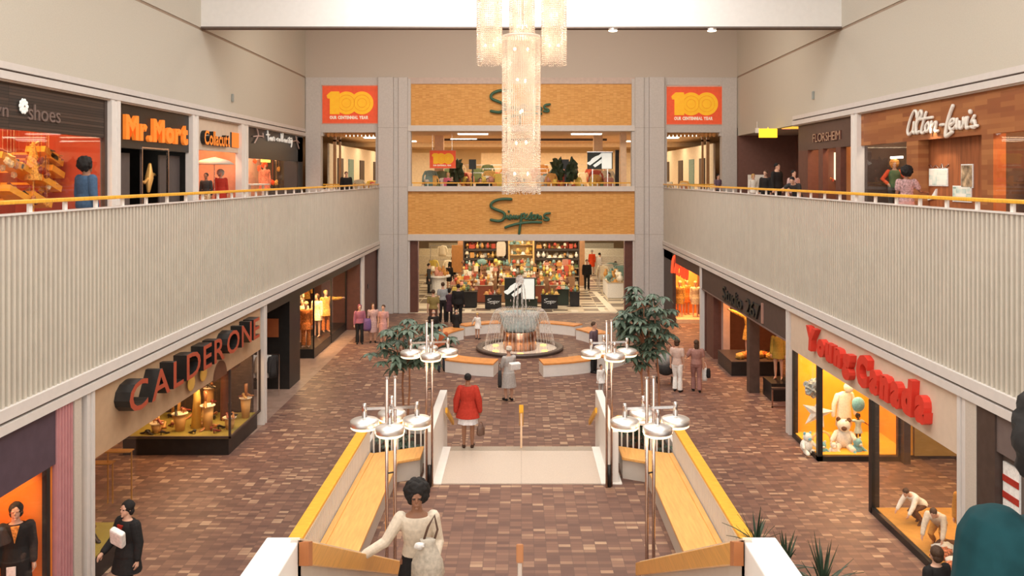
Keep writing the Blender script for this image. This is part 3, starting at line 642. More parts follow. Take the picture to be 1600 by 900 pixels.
# ================================================================ PEOPLE
def V(*a): return Vector(a)
TORSO = [(.455, .050, .045), (.485, .088, .062), (.52, .094, .066), (.57, .084, .058), (.63, .072, .050), (.69, .083, .058), (.74, .094, .062), (.785, .098, .054), (.812, .070, .045), (.835, .034, .034), (.87, .030, .033)]
def person(label, loc, rz=0, H=1.68, skin=None, hair=('short', None), top=None, bottom=None, shoes=None, armL=None, armR=None, legL=None, legR=None, lean=0., head_turn=0., head_tilt=0.,
           vox=.012, cat='person', group=None, stout=1.0, hands=True, extra=None, ground=None, name='person', face=True, parts_only=False, sit=False):
    skin = skin or SKIN_L; r0 = V(*loc); t = thing(name, label, cat, loc, rz, group)
    # ---- joints
    hipz = .5
    def hipj(s): return V(s * .052, 0, hipz)
    dl = {'L': legL or ((.03, 0, -1), (0, .02, -1)), 'R': legR or ((.03, 0, -1), (0, .02, -1))}
    da = {'L': armL or ((.16, .02, -1), (.06, -.18, -1)), 'R': armR or ((.16, .02, -1), (.06, -.18, -1))}
    J = {}
    for k, s in (('L', 1), ('R', -1)):
        d1 = V(s * dl[k][0][0], dl[k][0][1], dl[k][0][2]).normalized(); d2 = V(s * dl[k][1][0], dl[k][1][1], dl[k][1][2]).normalized()
        h = hipj(s); kn = h + d1 * .235; an = kn + d2 * .235; J[k] = (h, kn, an)
    dz = .04 - min(J['L'][2].z, J['R'][2].z)
    if ground is not None: dz = ground
    M = Matrix.Rotation(-lean, 3, 'X')      # positive lean: forward (-Y)
    def U(p): q = V(p[0], p[1], p[2] - hipz); q = M.inverted() @ q if False else Matrix.Rotation(lean, 3, 'X') @ q; return V(q.x, q.y, q.z + hipz)
    S = H
    def X(p): return (p[0] * S, p[1] * S, (p[2] + dz) * S)
    for k, s in (('L', 1), ('R', -1)):
        sh = U(V(s * .100 * (1 + (stout - 1) * .6), .004, .790)); d1 = V(s * da[k][0][0], *da[k][0][1:]).normalized(); d2 = V(s * da[k][1][0], *da[k][1][1:]).normalized()
        el = sh + d1 * .165; wr = el + d2 * .148; J['a' + k] = (sh, el, wr, d2)
    body = MB()
    def tors(mb, z0, z1, g, rings=TORSO, n=18, flare=0, squarex=1.0):
        rr = []
        zs = [z0] + [z for z, a, b in rings if z0 < z < z1] + [z1]
        for z in zs:
            for i in range(len(rings) - 1):
                if rings[i][0] <= z <= rings[i + 1][0] or i == len(rings) - 2 or z < rings[0][0]:
                    q = max(0, min(1, (z - rings[i][0]) / (rings[i + 1][0] - rings[i][0]))); a = rings[i][1] + (rings[i + 1][1] - rings[i][1]) * q; b = rings[i][2] + (rings[i + 1][2] - rings[i][2]) * q; break
            gg = g + flare * max(0, (.62 - z) / .3)
            a = a * stout + gg; b = b * (1 + (stout - 1) * 1.3) + gg
            rr.append([X(U(V(a * math.cos(2 * math.pi * i / n), b * math.sin(2 * math.pi * i / n), z))) for i in range(n)])
        mb.loft(rr); return rr
    tors(body, .455, .87, 0)
    hc = U(V(0, -.008, .925)); hx = Matrix.Rotation(lean + head_tilt, 3, 'X') @ Matrix.Rotation(head_turn, 3, 'Z')
    hx = Matrix.Rotation(head_turn, 3, 'Z') @ Matrix.Rotation(lean * .6 + head_tilt, 3, 'X')
    def HP(p): q = hx @ V(*p); return V(hc.x + q.x, hc.y + q.y, hc.z + q.z)
    def hell(mb, c, rx, ry, rz_, n=16, k=10, nz=0, seed=0):
        m2 = MB(); m2.ell(c, rx, ry, rz_, n, k, nz, seed); mb.add([X(HP(v)) for v in m2.v], m2.f)
    if parts_only: return t
    hell(body, (0, .006, .012), .044, .055, .052); hell(body, (0, -.012, -.024), .033, .038, .040)
    body.tube([X(U(V(0, .002, .85))), X(HP((0, .004, -.02)))], .029 * S, 12, ends=True)
    if face:
        hell(body, (0, -.052, -.008), .0065, .010, .014, 8, 6); hell(body, (0, -.045, -.056), .013, .010, .010, 8, 6)
        for s in (1, -1): hell(body, (s * .0435, .004, -.004), .005, .009, .015, 8, 6); hell(body, (s * .018, -.044, .012), .012, .008, .005, 8, 6)
        hell(body, (0, -.049, -.034), .013, .005, .0035, 8, 6); hell(body, (0, -.048, -.0415), .011, .005, .0035, 8, 6)
    for k, s in (('L', 1), ('R', -1)):
        h, kn, an = J[k]; f = V(0, -1, 0); sw = V(s * .01, 0, 0)
        body.tube([X(h + V(0, 0, .01)), X(h * .6 + kn * .4), X(kn), X(kn * .65 + an * .35), X(an)], [.054 * S * (stout * .5 + .5), .046 * S, .032 * S, .031 * S, .019 * S], 12, ends=True)
        shin = (an - kn).normalized(); fd = V(s * .15, -1, 0)
        if abs(shin.z) < .93: fd = V(s * .15, shin.z, -shin.y if shin.y > 0 else -shin.y); fd = V(0, -abs(shin.z), -shin.y)
        fd.normalize()
        body.tube([X(an + V(0, .012, -.018) - fd * .008), X(an + V(0, 0, -.012) + fd * .03), X(an + V(0, 0, -.026) + fd * .085)], [.020 * S, .019 * S, .013 * S], 10, ends=True); J['f' + k] = fd
        sh, el, wr, d2 = J['a' + k]
        body.tube([X(sh), X(sh * .5 + el * .5), X(el), X(el * .6 + wr * .4), X(wr)], [.033 * S, .027 * S, .022 * S, .021 * S, .0135 * S], 10, ends=True)
        # hand
        if hands:
            pn = d2.cross(V(0, 0, 1)); 
            pn = pn.normalized() if pn.length > .2 else V(s, 0, 0)
            if abs(d2.z) > .7: pn = V(s * 1, .25, 0).normalized()
            side = d2.cross(pn).normalized(); inn = -pn if abs(d2.z) > .7 else V(0, 0, -1)   # fingers curl toward inn
            if side.y > 0 and abs(d2.z) > .7: side = -side
            wdir = side
            body.tube([X(wr), X(wr + d2 * .018), X(wr + d2 * .045)], [.012 * S, .0175 * S, .019 * S], 10, ends=True, flat=1)
            for i, (o, L) in enumerate(((.0145, .036), (.005, .041), (-.005, .038), (-.014, .030))):
                b = wr + d2 * .048 + wdir * o; m1 = b + (d2 + inn * .25).normalized() * L * .5; m2 = m1 + (d2 + inn * .9).normalized() * L * .5
                body.tube([X(b), X(m1), X(m2)], [.0056 * S, .0052 * S, .0044 * S], 6, ends=True)
            b = wr + d2 * .018 + wdir * .014; m1 = b + (d2 * .6 + wdir * .8 + inn * .2).normalized() * .022; m2 = m1 + (d2 + wdir * .25 + inn * .3).normalized() * .02
            body.tube([X(b), X(m1), X(m2)], [.0072 * S, .006 * S, .005 * S], 6, ends=True)
    bo = body.build('body', skin, t, local=True); bake(bo, vox * .8, 3)
    # ---- clothing
    def sleeve(mb, k, kind, g, open_=0):
        sh, el, wr, d2 = J['a' + k]
        if kind == 'long': mb.tube([X(sh), X(sh * .5 + el * .5), X(el), X(wr * .9 + el * .1)], [(.036 + g) * S, (.031 + g) * S, (.027 + g) * S, (.017 + g + open_) * S], 12, ends=True)
        elif kind == 'short': mb.tube([X(sh), X(sh * .4 + el * .6)], [(.037 + g) * S, (.032 + g) * S], 12, ends=True)
        elif kind == 'cuff': mb.tube([X(el * .3 + wr * .7), X(wr)], [.024 * S, .024 * S], 12)
    if top:
        m, kind, hem = top['m'], top.get('sleeve', 'long'), top.get('hem', .5); g = top.get('g', .008); mb = MB()
        if hem >= .455: tors(mb, hem, top.get('neck', .822), g, flare=top.get('flare', .0))
        else:
            tors(mb, .50, top.get('neck', .822), g, flare=top.get('flare', .0)); n = 20; w0 = .094 * stout + g + .004; w1 = top.get('w', w0 + .03); rr = []
            for q in (0, .12, .35, .6, .8, 1):
                z = .52 + (hem - .52) * q; a = w0 + (w1 - w0) * q; fold = .006 * q
                cxy = (J['L'][1] + J['R'][1]) * .5 * min(1, max(0, (.5 - z) / .235)); 
                rr.append([X(V(cxy.x + (a + fold * math.sin(5 * 2 * math.pi * i / n + 1)) * math.cos(2 * math.pi * i / n), cxy.y * .8 + (a * .78 + fold) * math.sin(2 * math.pi * i / n), z)) for i in range(n)])
            mb.loft(rr)
        if kind: sleeve(mb, 'L', kind, g * .7, top.get('cuff', 0)); sleeve(mb, 'R', kind, g * .7, top.get('cuff', 0))
        o = mb.build(top.get('name', 'shirt'), m, t, local=True); bake(o, vox, 2)
        if top.get('label'): o['label'] = top['label']
    if bottom:
        m, kind = bottom['m'], bottom.get('kind', 'trousers'); mb = MB()
        if kind == 'trousers':
            tors(mb, .455, bottom.get('waist', .60), .004); fl = bottom.get('flare', .008)
            for k in 'LR':
                h, kn, an = J[k]; an2 = kn + (an - kn) * bottom.get('len', 1.0)
                mb.tube([X(h + V(0, 0, .01)), X(h * .5 + kn * .5), X(kn), X(kn * .5 + an2 * .5), X(an2)], [.060 * S * (stout * .5 + .5), .052 * S, .040 * S, (.036 + fl * .6) * S, (.027 + fl) * S], 14)
        else:
            n = 22; hem = bottom.get('hem', .3); w1 = bottom.get('w', .13); rr = []
            for q in (0, .1, .25, .5, .75, 1):
                z = .62 + (hem - .62) * q; a = (.080 * stout + (w1 - .080) * min(1, q * 1.25)) if q < .3 else .098 * stout + (w1 - .098 * stout) * q; fold = .008 * q
                c = (J['L'][1] + J['R'][1]) * .5 * min(1, max(0, (.5 - z) / .235))
                rr.append([X(V(c.x + (a + fold * math.sin(6 * 2 * math.pi * i / n)) * math.cos(2 * math.pi * i / n), c.y * .8 + (a * .78 + fold * math.sin(7 * 2 * math.pi * i / n)) * math.sin(2 * math.pi * i / n), z)) for i in range(n)])
            mb.loft(rr)
        o = mb.build(kind, m, t, local=True); bake(o, vox, 2)
    if shoes:
        for k in 'LR':
            h, kn, an = J[k]; fd = J['f' + k]; mb = MB()
            mb.tube([X(an + V(0, .014, -.020) - fd * .008), X(an + V(0, 0, -.014) + fd * .03), X(an + V(0, 0, -.026) + fd * .092)], [.024 * S, .024 * S, .017 * S], 12, ends=True)
            mb.build('shoe', shoes, t, smooth=True, local=True)
    # ---- hair
    kind, hm = hair[0], hair[1] or HAIRB; mb = MB()
    if kind == 'short': hell(mb, (0, .016, .024), .050, .056, .052, 18, 12, .12, 1)
    elif kind == 'afro': hell(mb, (0, .032, .022), .080, .070, .082, 40, 28, .22, 2); hell(mb, (0, .012, .048), .066, .056, .050, 30, 20, .2, 3)
    elif kind == 'long': hell(mb, (0, .016, .022), .052, .057, .054, 18, 12, .08, 5); hell(mb, (0, .036, -.05), .050, .030, .072, 16, 10, .1, 6)
    elif kind == 'bun': hell(mb, (0, .014, .022), .049, .056, .052, 18, 12, .04, 7); hell(mb, (0, .055, .04), .024, .024, .024, 12, 8, .1, 8)
    elif kind == 'bob': hell(mb, (0, .016, .018), .056, .058, .058, 18, 12, .08, 9); hell(mb, (0, .030, -.025), .054, .036, .045, 16, 10, .1, 10)
    elif kind == 'fringe': hell(mb, (0, .028, -.004), .049, .044, .026, 18, 8, .05, 9)
    if mb.v: mb.build('hair', hm, t, smooth=True, local=True)
    if face and vox < .009:
        e = MB()
        for s in (1, -1):
            e2 = MB(); e2.ell((s * .018, -.046, .004), .0085, .006, .0055, 10, 8); MB().add([X(HP(v)) for v in e2.v], e2.f).build('eye', mat('eye_dark', (.03, .02, .02), .2), t, smooth=True, local=True)
    if extra: extra(t, X, HP, U, J, S)
    return t
def hat_extra(m, brim=.075, h=.045):
    def f(t, X, HP, U, J, S):
        q = MB(); n = 20
        q.loft([[X(HP((r * math.cos(2 * math.pi * i / n), .012 + r * 1.05 * math.sin(2 * math.pi * i / n), z))) for i in range(n)] for r, z in ((brim, .018), (brim * .98, .026), (.053, .032), (.052, .032 + h * .7), (.035, .032 + h), (.005, .034 + h))])
        q.build('hat', m, t, smooth=True, local=True)
    return f
def item(name, label, cat, mb, m, group=None, bevel=0, smooth=False):
    return tag(mb.build(name, m, bevel=bevel, smooth=smooth), label, cat, group)
def handbag(label, c, w, h, d, m, rz=0, strap=True, name='handbag', cat='bag'):
    t = thing(name, label, cat, c, rz); mb = MB()
    mb.loft([[(x * w / 2 * k, y * d / 2 * k2, z) for x, y in ((-1, -1), (0, -1.1), (1, -1), (1, 1), (0, 1.1), (-1, 1))] for z, k, k2 in ((-h / 2, .85, .8), (-h * .3, 1, 1), (h * .25, .95, .8), (h / 2, .8, .35))])
    mb.build('bag_body', m, t, local=True, smooth=True)
    if strap: MB().tube([(w * .33 * math.cos(a), 0, h * .4 + h * .55 * math.sin(a)) for a in [math.pi * i / 10 for i in range(11)]], .008, 6).build('handle', m, t, local=True, smooth=True)
    return t
BK = cloth('black', (.022, .020, .020)); CHAR = cloth('charcoal', (.045, .042, .042))
PI = math.pi
# heroes ------------------------------------------------------------------
# woman with rounded hair climbing the near stairs, hand on the wooden handrail
gy = 8.45; gx = -1.06; gz = 2.16
def afx(t, X, HP, U, J, S):
    pass
person('dark-haired woman in cream sweater and black skirt, hand on wooden stair rail', (gx, gy, gz), R(6), 1.63, SKIN_D, ('afro', HAIRB),
       dict(m=cloth('cream', (.68, .58, .46)), sleeve='long', hem=.56, neck=.805, g=.009, cuff=.006, name='sweater'), dict(m=BK, kind='skirt', hem=.26, w=.13), BK,
       armR=((.52, -.20, -.74), (.74, -.22, -.34)), armL=((.22, .05, -1), (-.15, -.75, -.35)), legL=((.0, -.45, -1), (.0, .1, -1)), legR=((.03, .05, -1), (0, .1, -1)), vox=.0065, lean=R(4))
w0 = P(668, 868, 8.15)
t = thing('shoulder_bag', 'pale canvas bag hanging from the arm of the woman in the cream sweater', 'bag', w0)
CANV = cloth('canvas', (.52, .46, .38), .2)
mb = MB(); n = 16
mb.loft([[(r * math.cos(2 * PI * i / n) * (1 + .10 * math.sin(3 * i + z * 9)), r * .62 * math.sin(2 * PI * i / n), z) for i in range(n)] for z, r in ((-.30, .06), (-.27, .13), (-.18, .165), (-.05, .15), (.06, .10), (.13, .07), (.16, .075))])
mb.build('bag_body', CANV, t, local=True, smooth=True)
MB().tube([(-.04, 0, .14), (.0, .05, .26), (.06, .08, .36), (.09, .08, .22), (.06, .0, .13)], .012, 8).build('strap', mat('brown_leather', (.10, .05, .03), .5), t, local=True, smooth=True)
item('paper_tissue', 'crumpled white paper in the hand of the woman in cream', 'paper', MB().ell(P(655, 853, 8.08), .05, .035, .035, 12, 8, .5, 3), cloth('white', (.85, .83, .8)), smooth=True)
# red poncho woman
person('woman seen from behind in a red poncho at the landing edge', PZ(731, 699, .92), PI, 1.63, SKIN_D, ('bun', HAIRB),
       dict(m=cloth('red', (.40, .036, .022)), sleeve=None, hem=.40, g=.03, w=.165, name='poncho', neck=.825), dict(m=cloth('palewhite', (.72, .70, .74)), kind='skirt', hem=.315, w=.135), cloth('brownshoe', (.06, .03, .02)),
       armL=((.30, 0, -1), (.10, -.1, -1)), armR=((.30, .0, -1), (.10, -.1, -1)), legL=((.0, -.02, -1), (0, .05, -1)), vox=.009,
       extra=lambda t, X, HP, U, J, S: [MB().tube([X(J['aL'][0] + V(0, .0, .0)), X(J['aL'][1] + V(.005, 0, 0)), X(J['aL'][2])], [.05 * S, .048 * S, .035 * S], 12, ends=True).build('sleeve', MATS['cloth_red'], t, local=True, smooth=True),
                                        MB().tube([X(J['aR'][0]), X(J['aR'][1]), X(J['aR'][2])], [.05 * S, .048 * S, .035 * S], 12, ends=True).build('sleeve', MATS['cloth_red'], t, local=True, smooth=True)])
handbag('small brown handbag carried by the woman in red', P(751, 673, 18.25), .16, .2, .09, mat('bag_brown', (.13, .07, .05), .5), .6)
# grey coat and hat
GC = cloth('palegrey', (.50, .47, .45)); 
person('woman in pale grey coat and cream hat walking in front of the fountain', PZ(795, 626, 0), R(-150), 1.66, SKIN_L, ('short', HAIRG),
       dict(m=GC, sleeve='long', hem=.24, w=.155, g=.014, name='coat'), None, BK, armL=((.18, -.3, -1), (-.35, -1, -.1)), armR=((.18, -.3, -1), (-.35, -1, -.1)), legL=((0, -.18, -1), (0, .12, -1)), vox=.010, extra=hat_extra(cloth('hatcream', (.66, .58, .48)), .062, .05))
item('parcel', 'white parcel held by the woman in the pale coat', 'parcel', MB().obox(P(804, 572, 24.9), (.34, .16, .2), .5, .2), cloth('white', (.85, .83, .8)), bevel=.02)
handbag('dark bag at the side of the woman in the pale coat', P(781, 592, 25.2), .12, .5, .14, CHAR, 0, True)
person('small child in white outfit and knee socks near the fountain', PZ(746, 530, 0), R(150), 1.12, SKIN_L, ('short', HAIRY), dict(m=cloth('white', (.85, .83, .8)), sleeve='long', hem=.40, w=.14, g=.014, name='jacket'), None, BK, armL=((.6, 0, -.8), (.3, -.2, -.6)), vox=.011)
person('bald person in black coat standing by the left curved bench', PZ(713, 528, 0), R(170), 1.22, SKIN_L, ('fringe', HAIRG), dict(m=BK, sleeve='long', hem=.2, w=.12, g=.014, name='coat'), None, BK, vox=.012)
person('bald person in black seated on the left curved bench', (PZ(681, 527, 0).x - .05, 35.4, 0), R(190), 1.62, SKIN_L, ('fringe', HAIRG), dict(m=BK, sleeve='long', hem=.46, g=.016, flare=.03, name='jacket'), dict(m=BK), BK,
       legL=((.12, -1, -.05), (0, 0, -1)), legR=((.12, -1, -.05), (0, 0, -1)), vox=.012)
def std(label, px, py, H, rz, top, bot, hair, skin=None, z=0, **k):
    return person(label, PZ(px, py, z), rz, H, skin, hair, top, bot, k.pop('shoes', BK), vox=k.pop('vox', .013), **k)
OL = cloth('olive', (.25, .19, .07)); BRT = cloth('brown', (.13, .055, .04)); LB = cloth('paleblue', (.34, .36, .38)); PUR = cloth('purple', (.16, .09, .22)); MAU = cloth('mauve', (.36, .19, .16)); PINK = cloth('pink', (.55, .30, .28)); WH = cloth('white', (.85, .83, .8))
FLORAL = mat('cloth_floral', (.55, .36, .33), .85, var=.55, scale=60)
std('man in olive shirt and brown trousers standing before the store entrance', 677, 517, 1.84, R(175), dict(m=OL, sleeve='short', hem=.53, g=.012), dict(m=BRT), ('short', HAIRBR), stout=1.12)
std('person in light blue shirt and black trousers at the store entrance', 692, 503, 1.88, R(185), dict(m=LB, sleeve='short', hem=.55), dict(m=BK), ('short', HAIRBR))
std('slim person in dark purple coat between the blue shirt and the dark suit', 702, 503, 1.6, R(175), dict(m=cloth('plum', (.07, .035, .05)), sleeve='long', hem=.3, w=.11), dict(m=BK), ('bob', HAIRB))
std('broad man in black suit at the right of the group by the entrance', 716, 506, 1.86, R(178), dict(m=BK, sleeve='long', hem=.46, g=.014, flare=.02, name='suit_jacket'), dict(m=BK), ('short', HAIRB), stout=1.15)
std('man in black coat walking deeper into the lower store', 707, 446, 1.8, R(180), dict(m=BK, sleeve='long', hem=.3, w=.13, g=.016, name='coat'), dict(m=BK), ('short', HAIRBR), z=.02)
std('woman in black standing just behind the man in the black coat', 702, 452, 1.6, R(200), dict(m=BK, sleeve='long', hem=.3, w=.11, name='coat'), None, ('bob', HAIRB), z=.02)
std('dark dressed shopper beside the white display on the left aisle', 670, 458, 1.75, R(90), dict(m=CHAR, sleeve='long', hem=.3, w=.11, name='coat'), dict(m=BK), ('short', HAIRB), z=.02)
std('man in black suit with pale collar on the checkered aisle', 917, 452, 1.82, R(10), dict(m=BK, sleeve='long', hem=.46, g=.014, flare=.03, name='suit_jacket'), dict(m=BK), ('short', HAIRBR), z=.02, stout=1.15)
std('woman in bright red coat farther back on the right aisle', 925, 428, 1.7, R(180), dict(m=cloth('brightred', (.8, .08, .02)), sleeve='long', hem=.3, w=.13, name='coat'), None, ('short', HAIRG), z=.02)
std('shopper in grey coat beside the red coat on the right aisle', 937, 434, 1.7, R(120), dict(m=GC, sleeve='long', hem=.35, w=.13, name='coat'), dict(m=BRT), ('short', HAIRB), z=.02)
std('person in white top near the right display stand', 962, 445, 1.5, R(120), dict(m=WH, sleeve='short', hem=.5), dict(m=BRT), ('short', HAIRBR), z=.02)
std('man in purple grey jacket standing behind the right far lamp post', 928, 582, 1.78, R(60), dict(m=cloth('greypurple', (.13, .09, .11)), sleeve='long', hem=.46, g=.014, name='jacket'), dict(m=BK), ('short', HAIRBR), vox=.011)
std('child in white shirt crouching at the right stair wall', 939, 618, .98, R(30), dict(m=WH, sleeve='long', hem=.4, w=.16, g=.02), dict(m=GC), ('short', HAIRBR), vox=.011)
std('woman in purple jacket, pale blouse and black trousers walking on left', 562, 537, 1.62, R(15), dict(m=cloth('plumpink', (.34, .12, .17)), sleeve='long', hem=.52, g=.014, flare=.02, name='jacket'), dict(m=BK, flare=.02), ('bob', cloth('scarf', (.30, .09, .12))), vox=.011, legL=((0, -.2, -1), (0, .1, -1)))
handbag('violet bag on the arm of the woman in the purple jacket', P(574, 507, 34.5), .3, .5, .2, PUR, 0, False)
std('woman in floral dress walking beside the purple jacket', 583, 535, 1.64, R(10), dict(m=FLORAL, sleeve='short', hem=.26, w=.13), None, ('bob', HAIRBR), vox=.011, legL=((0, -.2, -1), (0, .1, -1)))
std('woman in peach top half hidden by the umbrella tree leaves', 599, 537, 1.6, R(-10), dict(m=PINK, sleeve='short', hem=.28, w=.12), None, ('short', HAIRBR), vox=.011)
std('woman in mauve top and trousers walking away, right of the plaza', 1088, 611, 1.66, R(175), dict(m=MAU, sleeve='short', hem=.53, g=.014), dict(m=cloth('mauve2', (.30, .15, .13)), flare=.022, waist=.6), ('long', HAIRBR), vox=.010, legL=((0, -.25, -1), (0, .18, -1)), legR=((0, .12, -1), (0, .3, -1)), stout=1.12, armL=((.5, 0, -.8), (-.6, -.7, .2)))
handbag('white shopping bag beside the woman in mauve', P(1101, 585, 27.0), .16, .42, .1, WH, 0, True, 'shopping_bag')
handbag('small black bag beside the white shopping bag', P(1107, 583, 26.9), .12, .3, .1, BK, 0, False)
std('person in white trousers behind the tall umbrella tree', 1058, 612, 1.7, R(150), dict(m=cloth('peachtop', (.62, .45, .38)), sleeve='short', hem=.5), dict(m=WH, flare=.02), ('bob', HAIRBR), vox=.011, legL=((0, -.2, -1), (0, .1, -1)))
std('person in black trousers behind the left far lamp post', 690, 580, 1.66, R(20), dict(m=cloth('rust', (.45, .12, .05)), sleeve='long', hem=.5), dict(m=cloth('navy', (.04, .045, .06))), ('short', HAIRB), vox=.011)
# pram behind the tree
c = PZ(1040, 602, 0); t = thing('baby_carriage', 'dark baby carriage pushed behind the tall umbrella tree', 'pram', c)
MB().lathe([(.12, .35), (.30, .45), (.34, .7), (.32, .72), (.28, .5)], c, 16).build('basket', CHAR, t, smooth=True); MB().ell((c.x, c.y + .15, .78), .3, .25, .25).build('hood', cloth('hoodgrey', (.3, .28, .27)), t, smooth=True)
for x in (-.25, .25):
    for y in (-.22, .22): MB().tube([(c.x + x, c.y + y + .11 * math.cos(a), .13 + .11 * math.sin(a)) for a in [PI * i / 8 for i in range(17)]], .015, 6).build('wheel', BLACK, t)
MB().tube([(c.x + .2, c.y, .35), (c.x + .5, c.y, 1.0)], .014).build('handle', CHROME, t)
# man with papers at lower left
g0 = PX(200, 700, -5.9); Y = 13.3
person('man in black coat and red collar carrying white papers, lower left', (P(199, 0, Y).x, Y, 0), R(-28), 1.74, SKIN_L, ('bob', HAIRB),
       dict(m=BK, sleeve='long', hem=.36, w=.15, g=.022, flare=.03, name='coat'), dict(m=BK, flare=.012), BK, armR=((.15, -.35, -1), (-.2, -.9, -.45)), armL=((.2, .1, -1), (.1, -.2, -1)), legL=((0, -.28, -1), (0, .15, -1)), legR=((0, .2, -1), (0, .4, -1)), vox=.008,
       extra=lambda t, X, HP, U, J, S: MB().ext([X(U(V(-.03, -.085, .80))), X(U(V(.035, -.085, .80))), X(U(V(.005, -.092, .70)))], (0, .03, 0)).build('red_collar', cloth('red', (.40, .036, .022)), t, local=True))
item('paper_bundle', 'white bundle of papers held by the man in the black coat', 'papers', MB().obox(P(184, 840, 12.95), (.25, .10, .3), -.3, .35, .3), WH, bevel=.03)
# head and shoulder at the lower right by the shop window
Y = 11.9
person('brown-haired person in black jacket by the right shop window, seen from behind', (P(1463, 0, Y).x, Y, 0), R(200), 1.62, SKIN_L, ('bob', HAIRBR), dict(m=BK, sleeve='long', hem=.46, g=.014, name='jacket'), dict(m=BK), BK, vox=.009)
# close figure in teal at the right edge, on the upper stairs
person('person in teal coat at the right edge, closest figure of all', (1.215, 1.8, 3.46 + .1658 * 8), R(150), 1.62, SKIN_D, ('afro', HAIRB), dict(m=cloth('teal', (.007, .044, .052)), sleeve='long', hem=.25, w=.17, g=.022, name='coat'), dict(m=BK), BK, vox=.008)
# ================================================================ SHOPS
def trace(paths, rad, m, parent, X=None, Y=None, name='script_stroke', k=1.0, ox=0, oy=0, depth=0, n=6):
    """lettering strokes laid on a wall plane"""
    for path in paths:
        r = rad
        if isinstance(path[0], (int, float)): r = rad * path[0]; path = path[1:]
        q = [path[0]] + list(path) + [path[-1]]; pts = []
        for i in range(1, len(q) - 2):
            for t in (0, .33, .66):
                pts.append(tuple(.5 * (2 * q[i][c] + (q[i + 1][c] - q[i - 1][c]) * t + (2 * q[i - 1][c] - 5 * q[i][c] + 4 * q[i + 1][c] - q[i + 2][c]) * t * t + (3 * q[i][c] - q[i - 1][c] - 3 * q[i + 1][c] + q[i + 2][c]) * t ** 3) for c in (0, 1)))
        pts.append(path[-1]); w = []
        for x, y in pts: w.append(PX(ox + x * k, oy + y * k, X) if X is not None else P(ox + x * k, oy + y * k, Y))
        MB().tube(w, r, n, ends=True).build(name, m, parent, smooth=True)
def pane(name, label, *b):
    o = MB().box(*b).build(name, GLASS); return tag(o, label, 'window glass')
def case_frame(label, X0, X1, Ya, Yb, z0, z1, side, m=BLACK, w=.07, mid=None, open_side=None):
    """box shaped show window: X0 = street face, X1 = back, Ya = near face, Yb = far"""
    t = thing('show_window', label, 'shop window', (X0, Ya, 0)); s = 1 if X1 > X0 else -1
    for x, y in ((X0, Ya), (X0, Yb), (X1, Ya)): MB().box(x, y, z0, x + s * w, y + w, z1).build('mullion', m, t)
    MB().box(X0, Ya, z0, X0 + s * w, Yb, z0 + w).build('sill', m, t); MB().box(X0, Ya, z0, X1, Ya + w, z0 + w).build('sill', m, t)
    MB().box(X0 + s * .02, Ya, z0, X0 + s * .03, Yb, z1).build('pane', GLASS, t); MB().box(X0, Ya + .02, z0, X1, Ya + .03, z1).build('pane', GLASS, t)
    return t
def shoplight(x, y, z, p, col=(1, .62, .28), sx=1.5, sy=1.5):
    return area('shop_light', (x, y, z), (0, 0, 0), sx, sy, p, col)
def spot(loc, aim, p, col=(1, .72, .4), size=60):
    l = bpy.data.lights.new('display_spot', 'SPOT'); l.energy = p; l.color = col; l.spot_size = R(size); l.spot_blend = .6; l.shadow_soft_size = .08
    o = bpy.data.objects.new('display_spot', l); COL.objects.link(o); o.location = loc; o.rotation_euler = (Vector(aim) - Vector(loc)).to_track_quat('-Z', 'Y').to_euler()
# ---------- shoe
def shoe_mb(c, rz=0, L=.26, heel=.05):
    mb = MB(); M = Matrix.Rotation(rz, 3, 'Z'); c = Vector(c); rings = []
    for t, w, z0, z1 in ((0, .028, heel, heel + .055), (.15, .034, heel * .9, heel + .075), (.35, .031, heel * .5, heel * .7 + .06), (.6, .038, .004, .055), (.82, .038, .0, .04), (1, .015, .004, .022)):
        rings.append([c + M @ Vector((w * math.cos(a), -t * L, (z0 + z1) / 2 + (z1 - z0) / 2 * math.sin(a))) for a in [2 * PI * i / 10 for i in range(10)]])
    mb.loft(rings); 
    if heel > .03:
        p = c + M @ Vector((0, -.02, 0)); mb.cyl(p, p + Vector((0, 0, heel + .01)), .010, .018, 8)
    return mb
SHM = [mat('shoe_black', (.02, .015, .012), .3), mat('shoe_tan', (.42, .16, .05), .3), mat('shoe_wine', (.20, .03, .02), .3), mat('shoe_gold', (.7, .42, .15), .35, .3)]
def boot_mb(c, rz, h=.38):
    mb = shoe_mb(c, rz, .26, .05); c = Vector(c); mb.tube([c + Vector((0, 0, .07)), c + Vector((0, 0, h * .6)), c + Vector((0, 0, h))], [.034, .045, .05], 10); return mb
def put_shoe(c, i, label, group, boot=False):
    rz = rnd.uniform(0, 6); o = (boot_mb(c, rz) if boot else shoe_mb(c, rz)).build('boot' if boot else 'shoe', SHM[i % 4], smooth=True)
    return tag(o, label, 'boot' if boot else 'shoe', group)
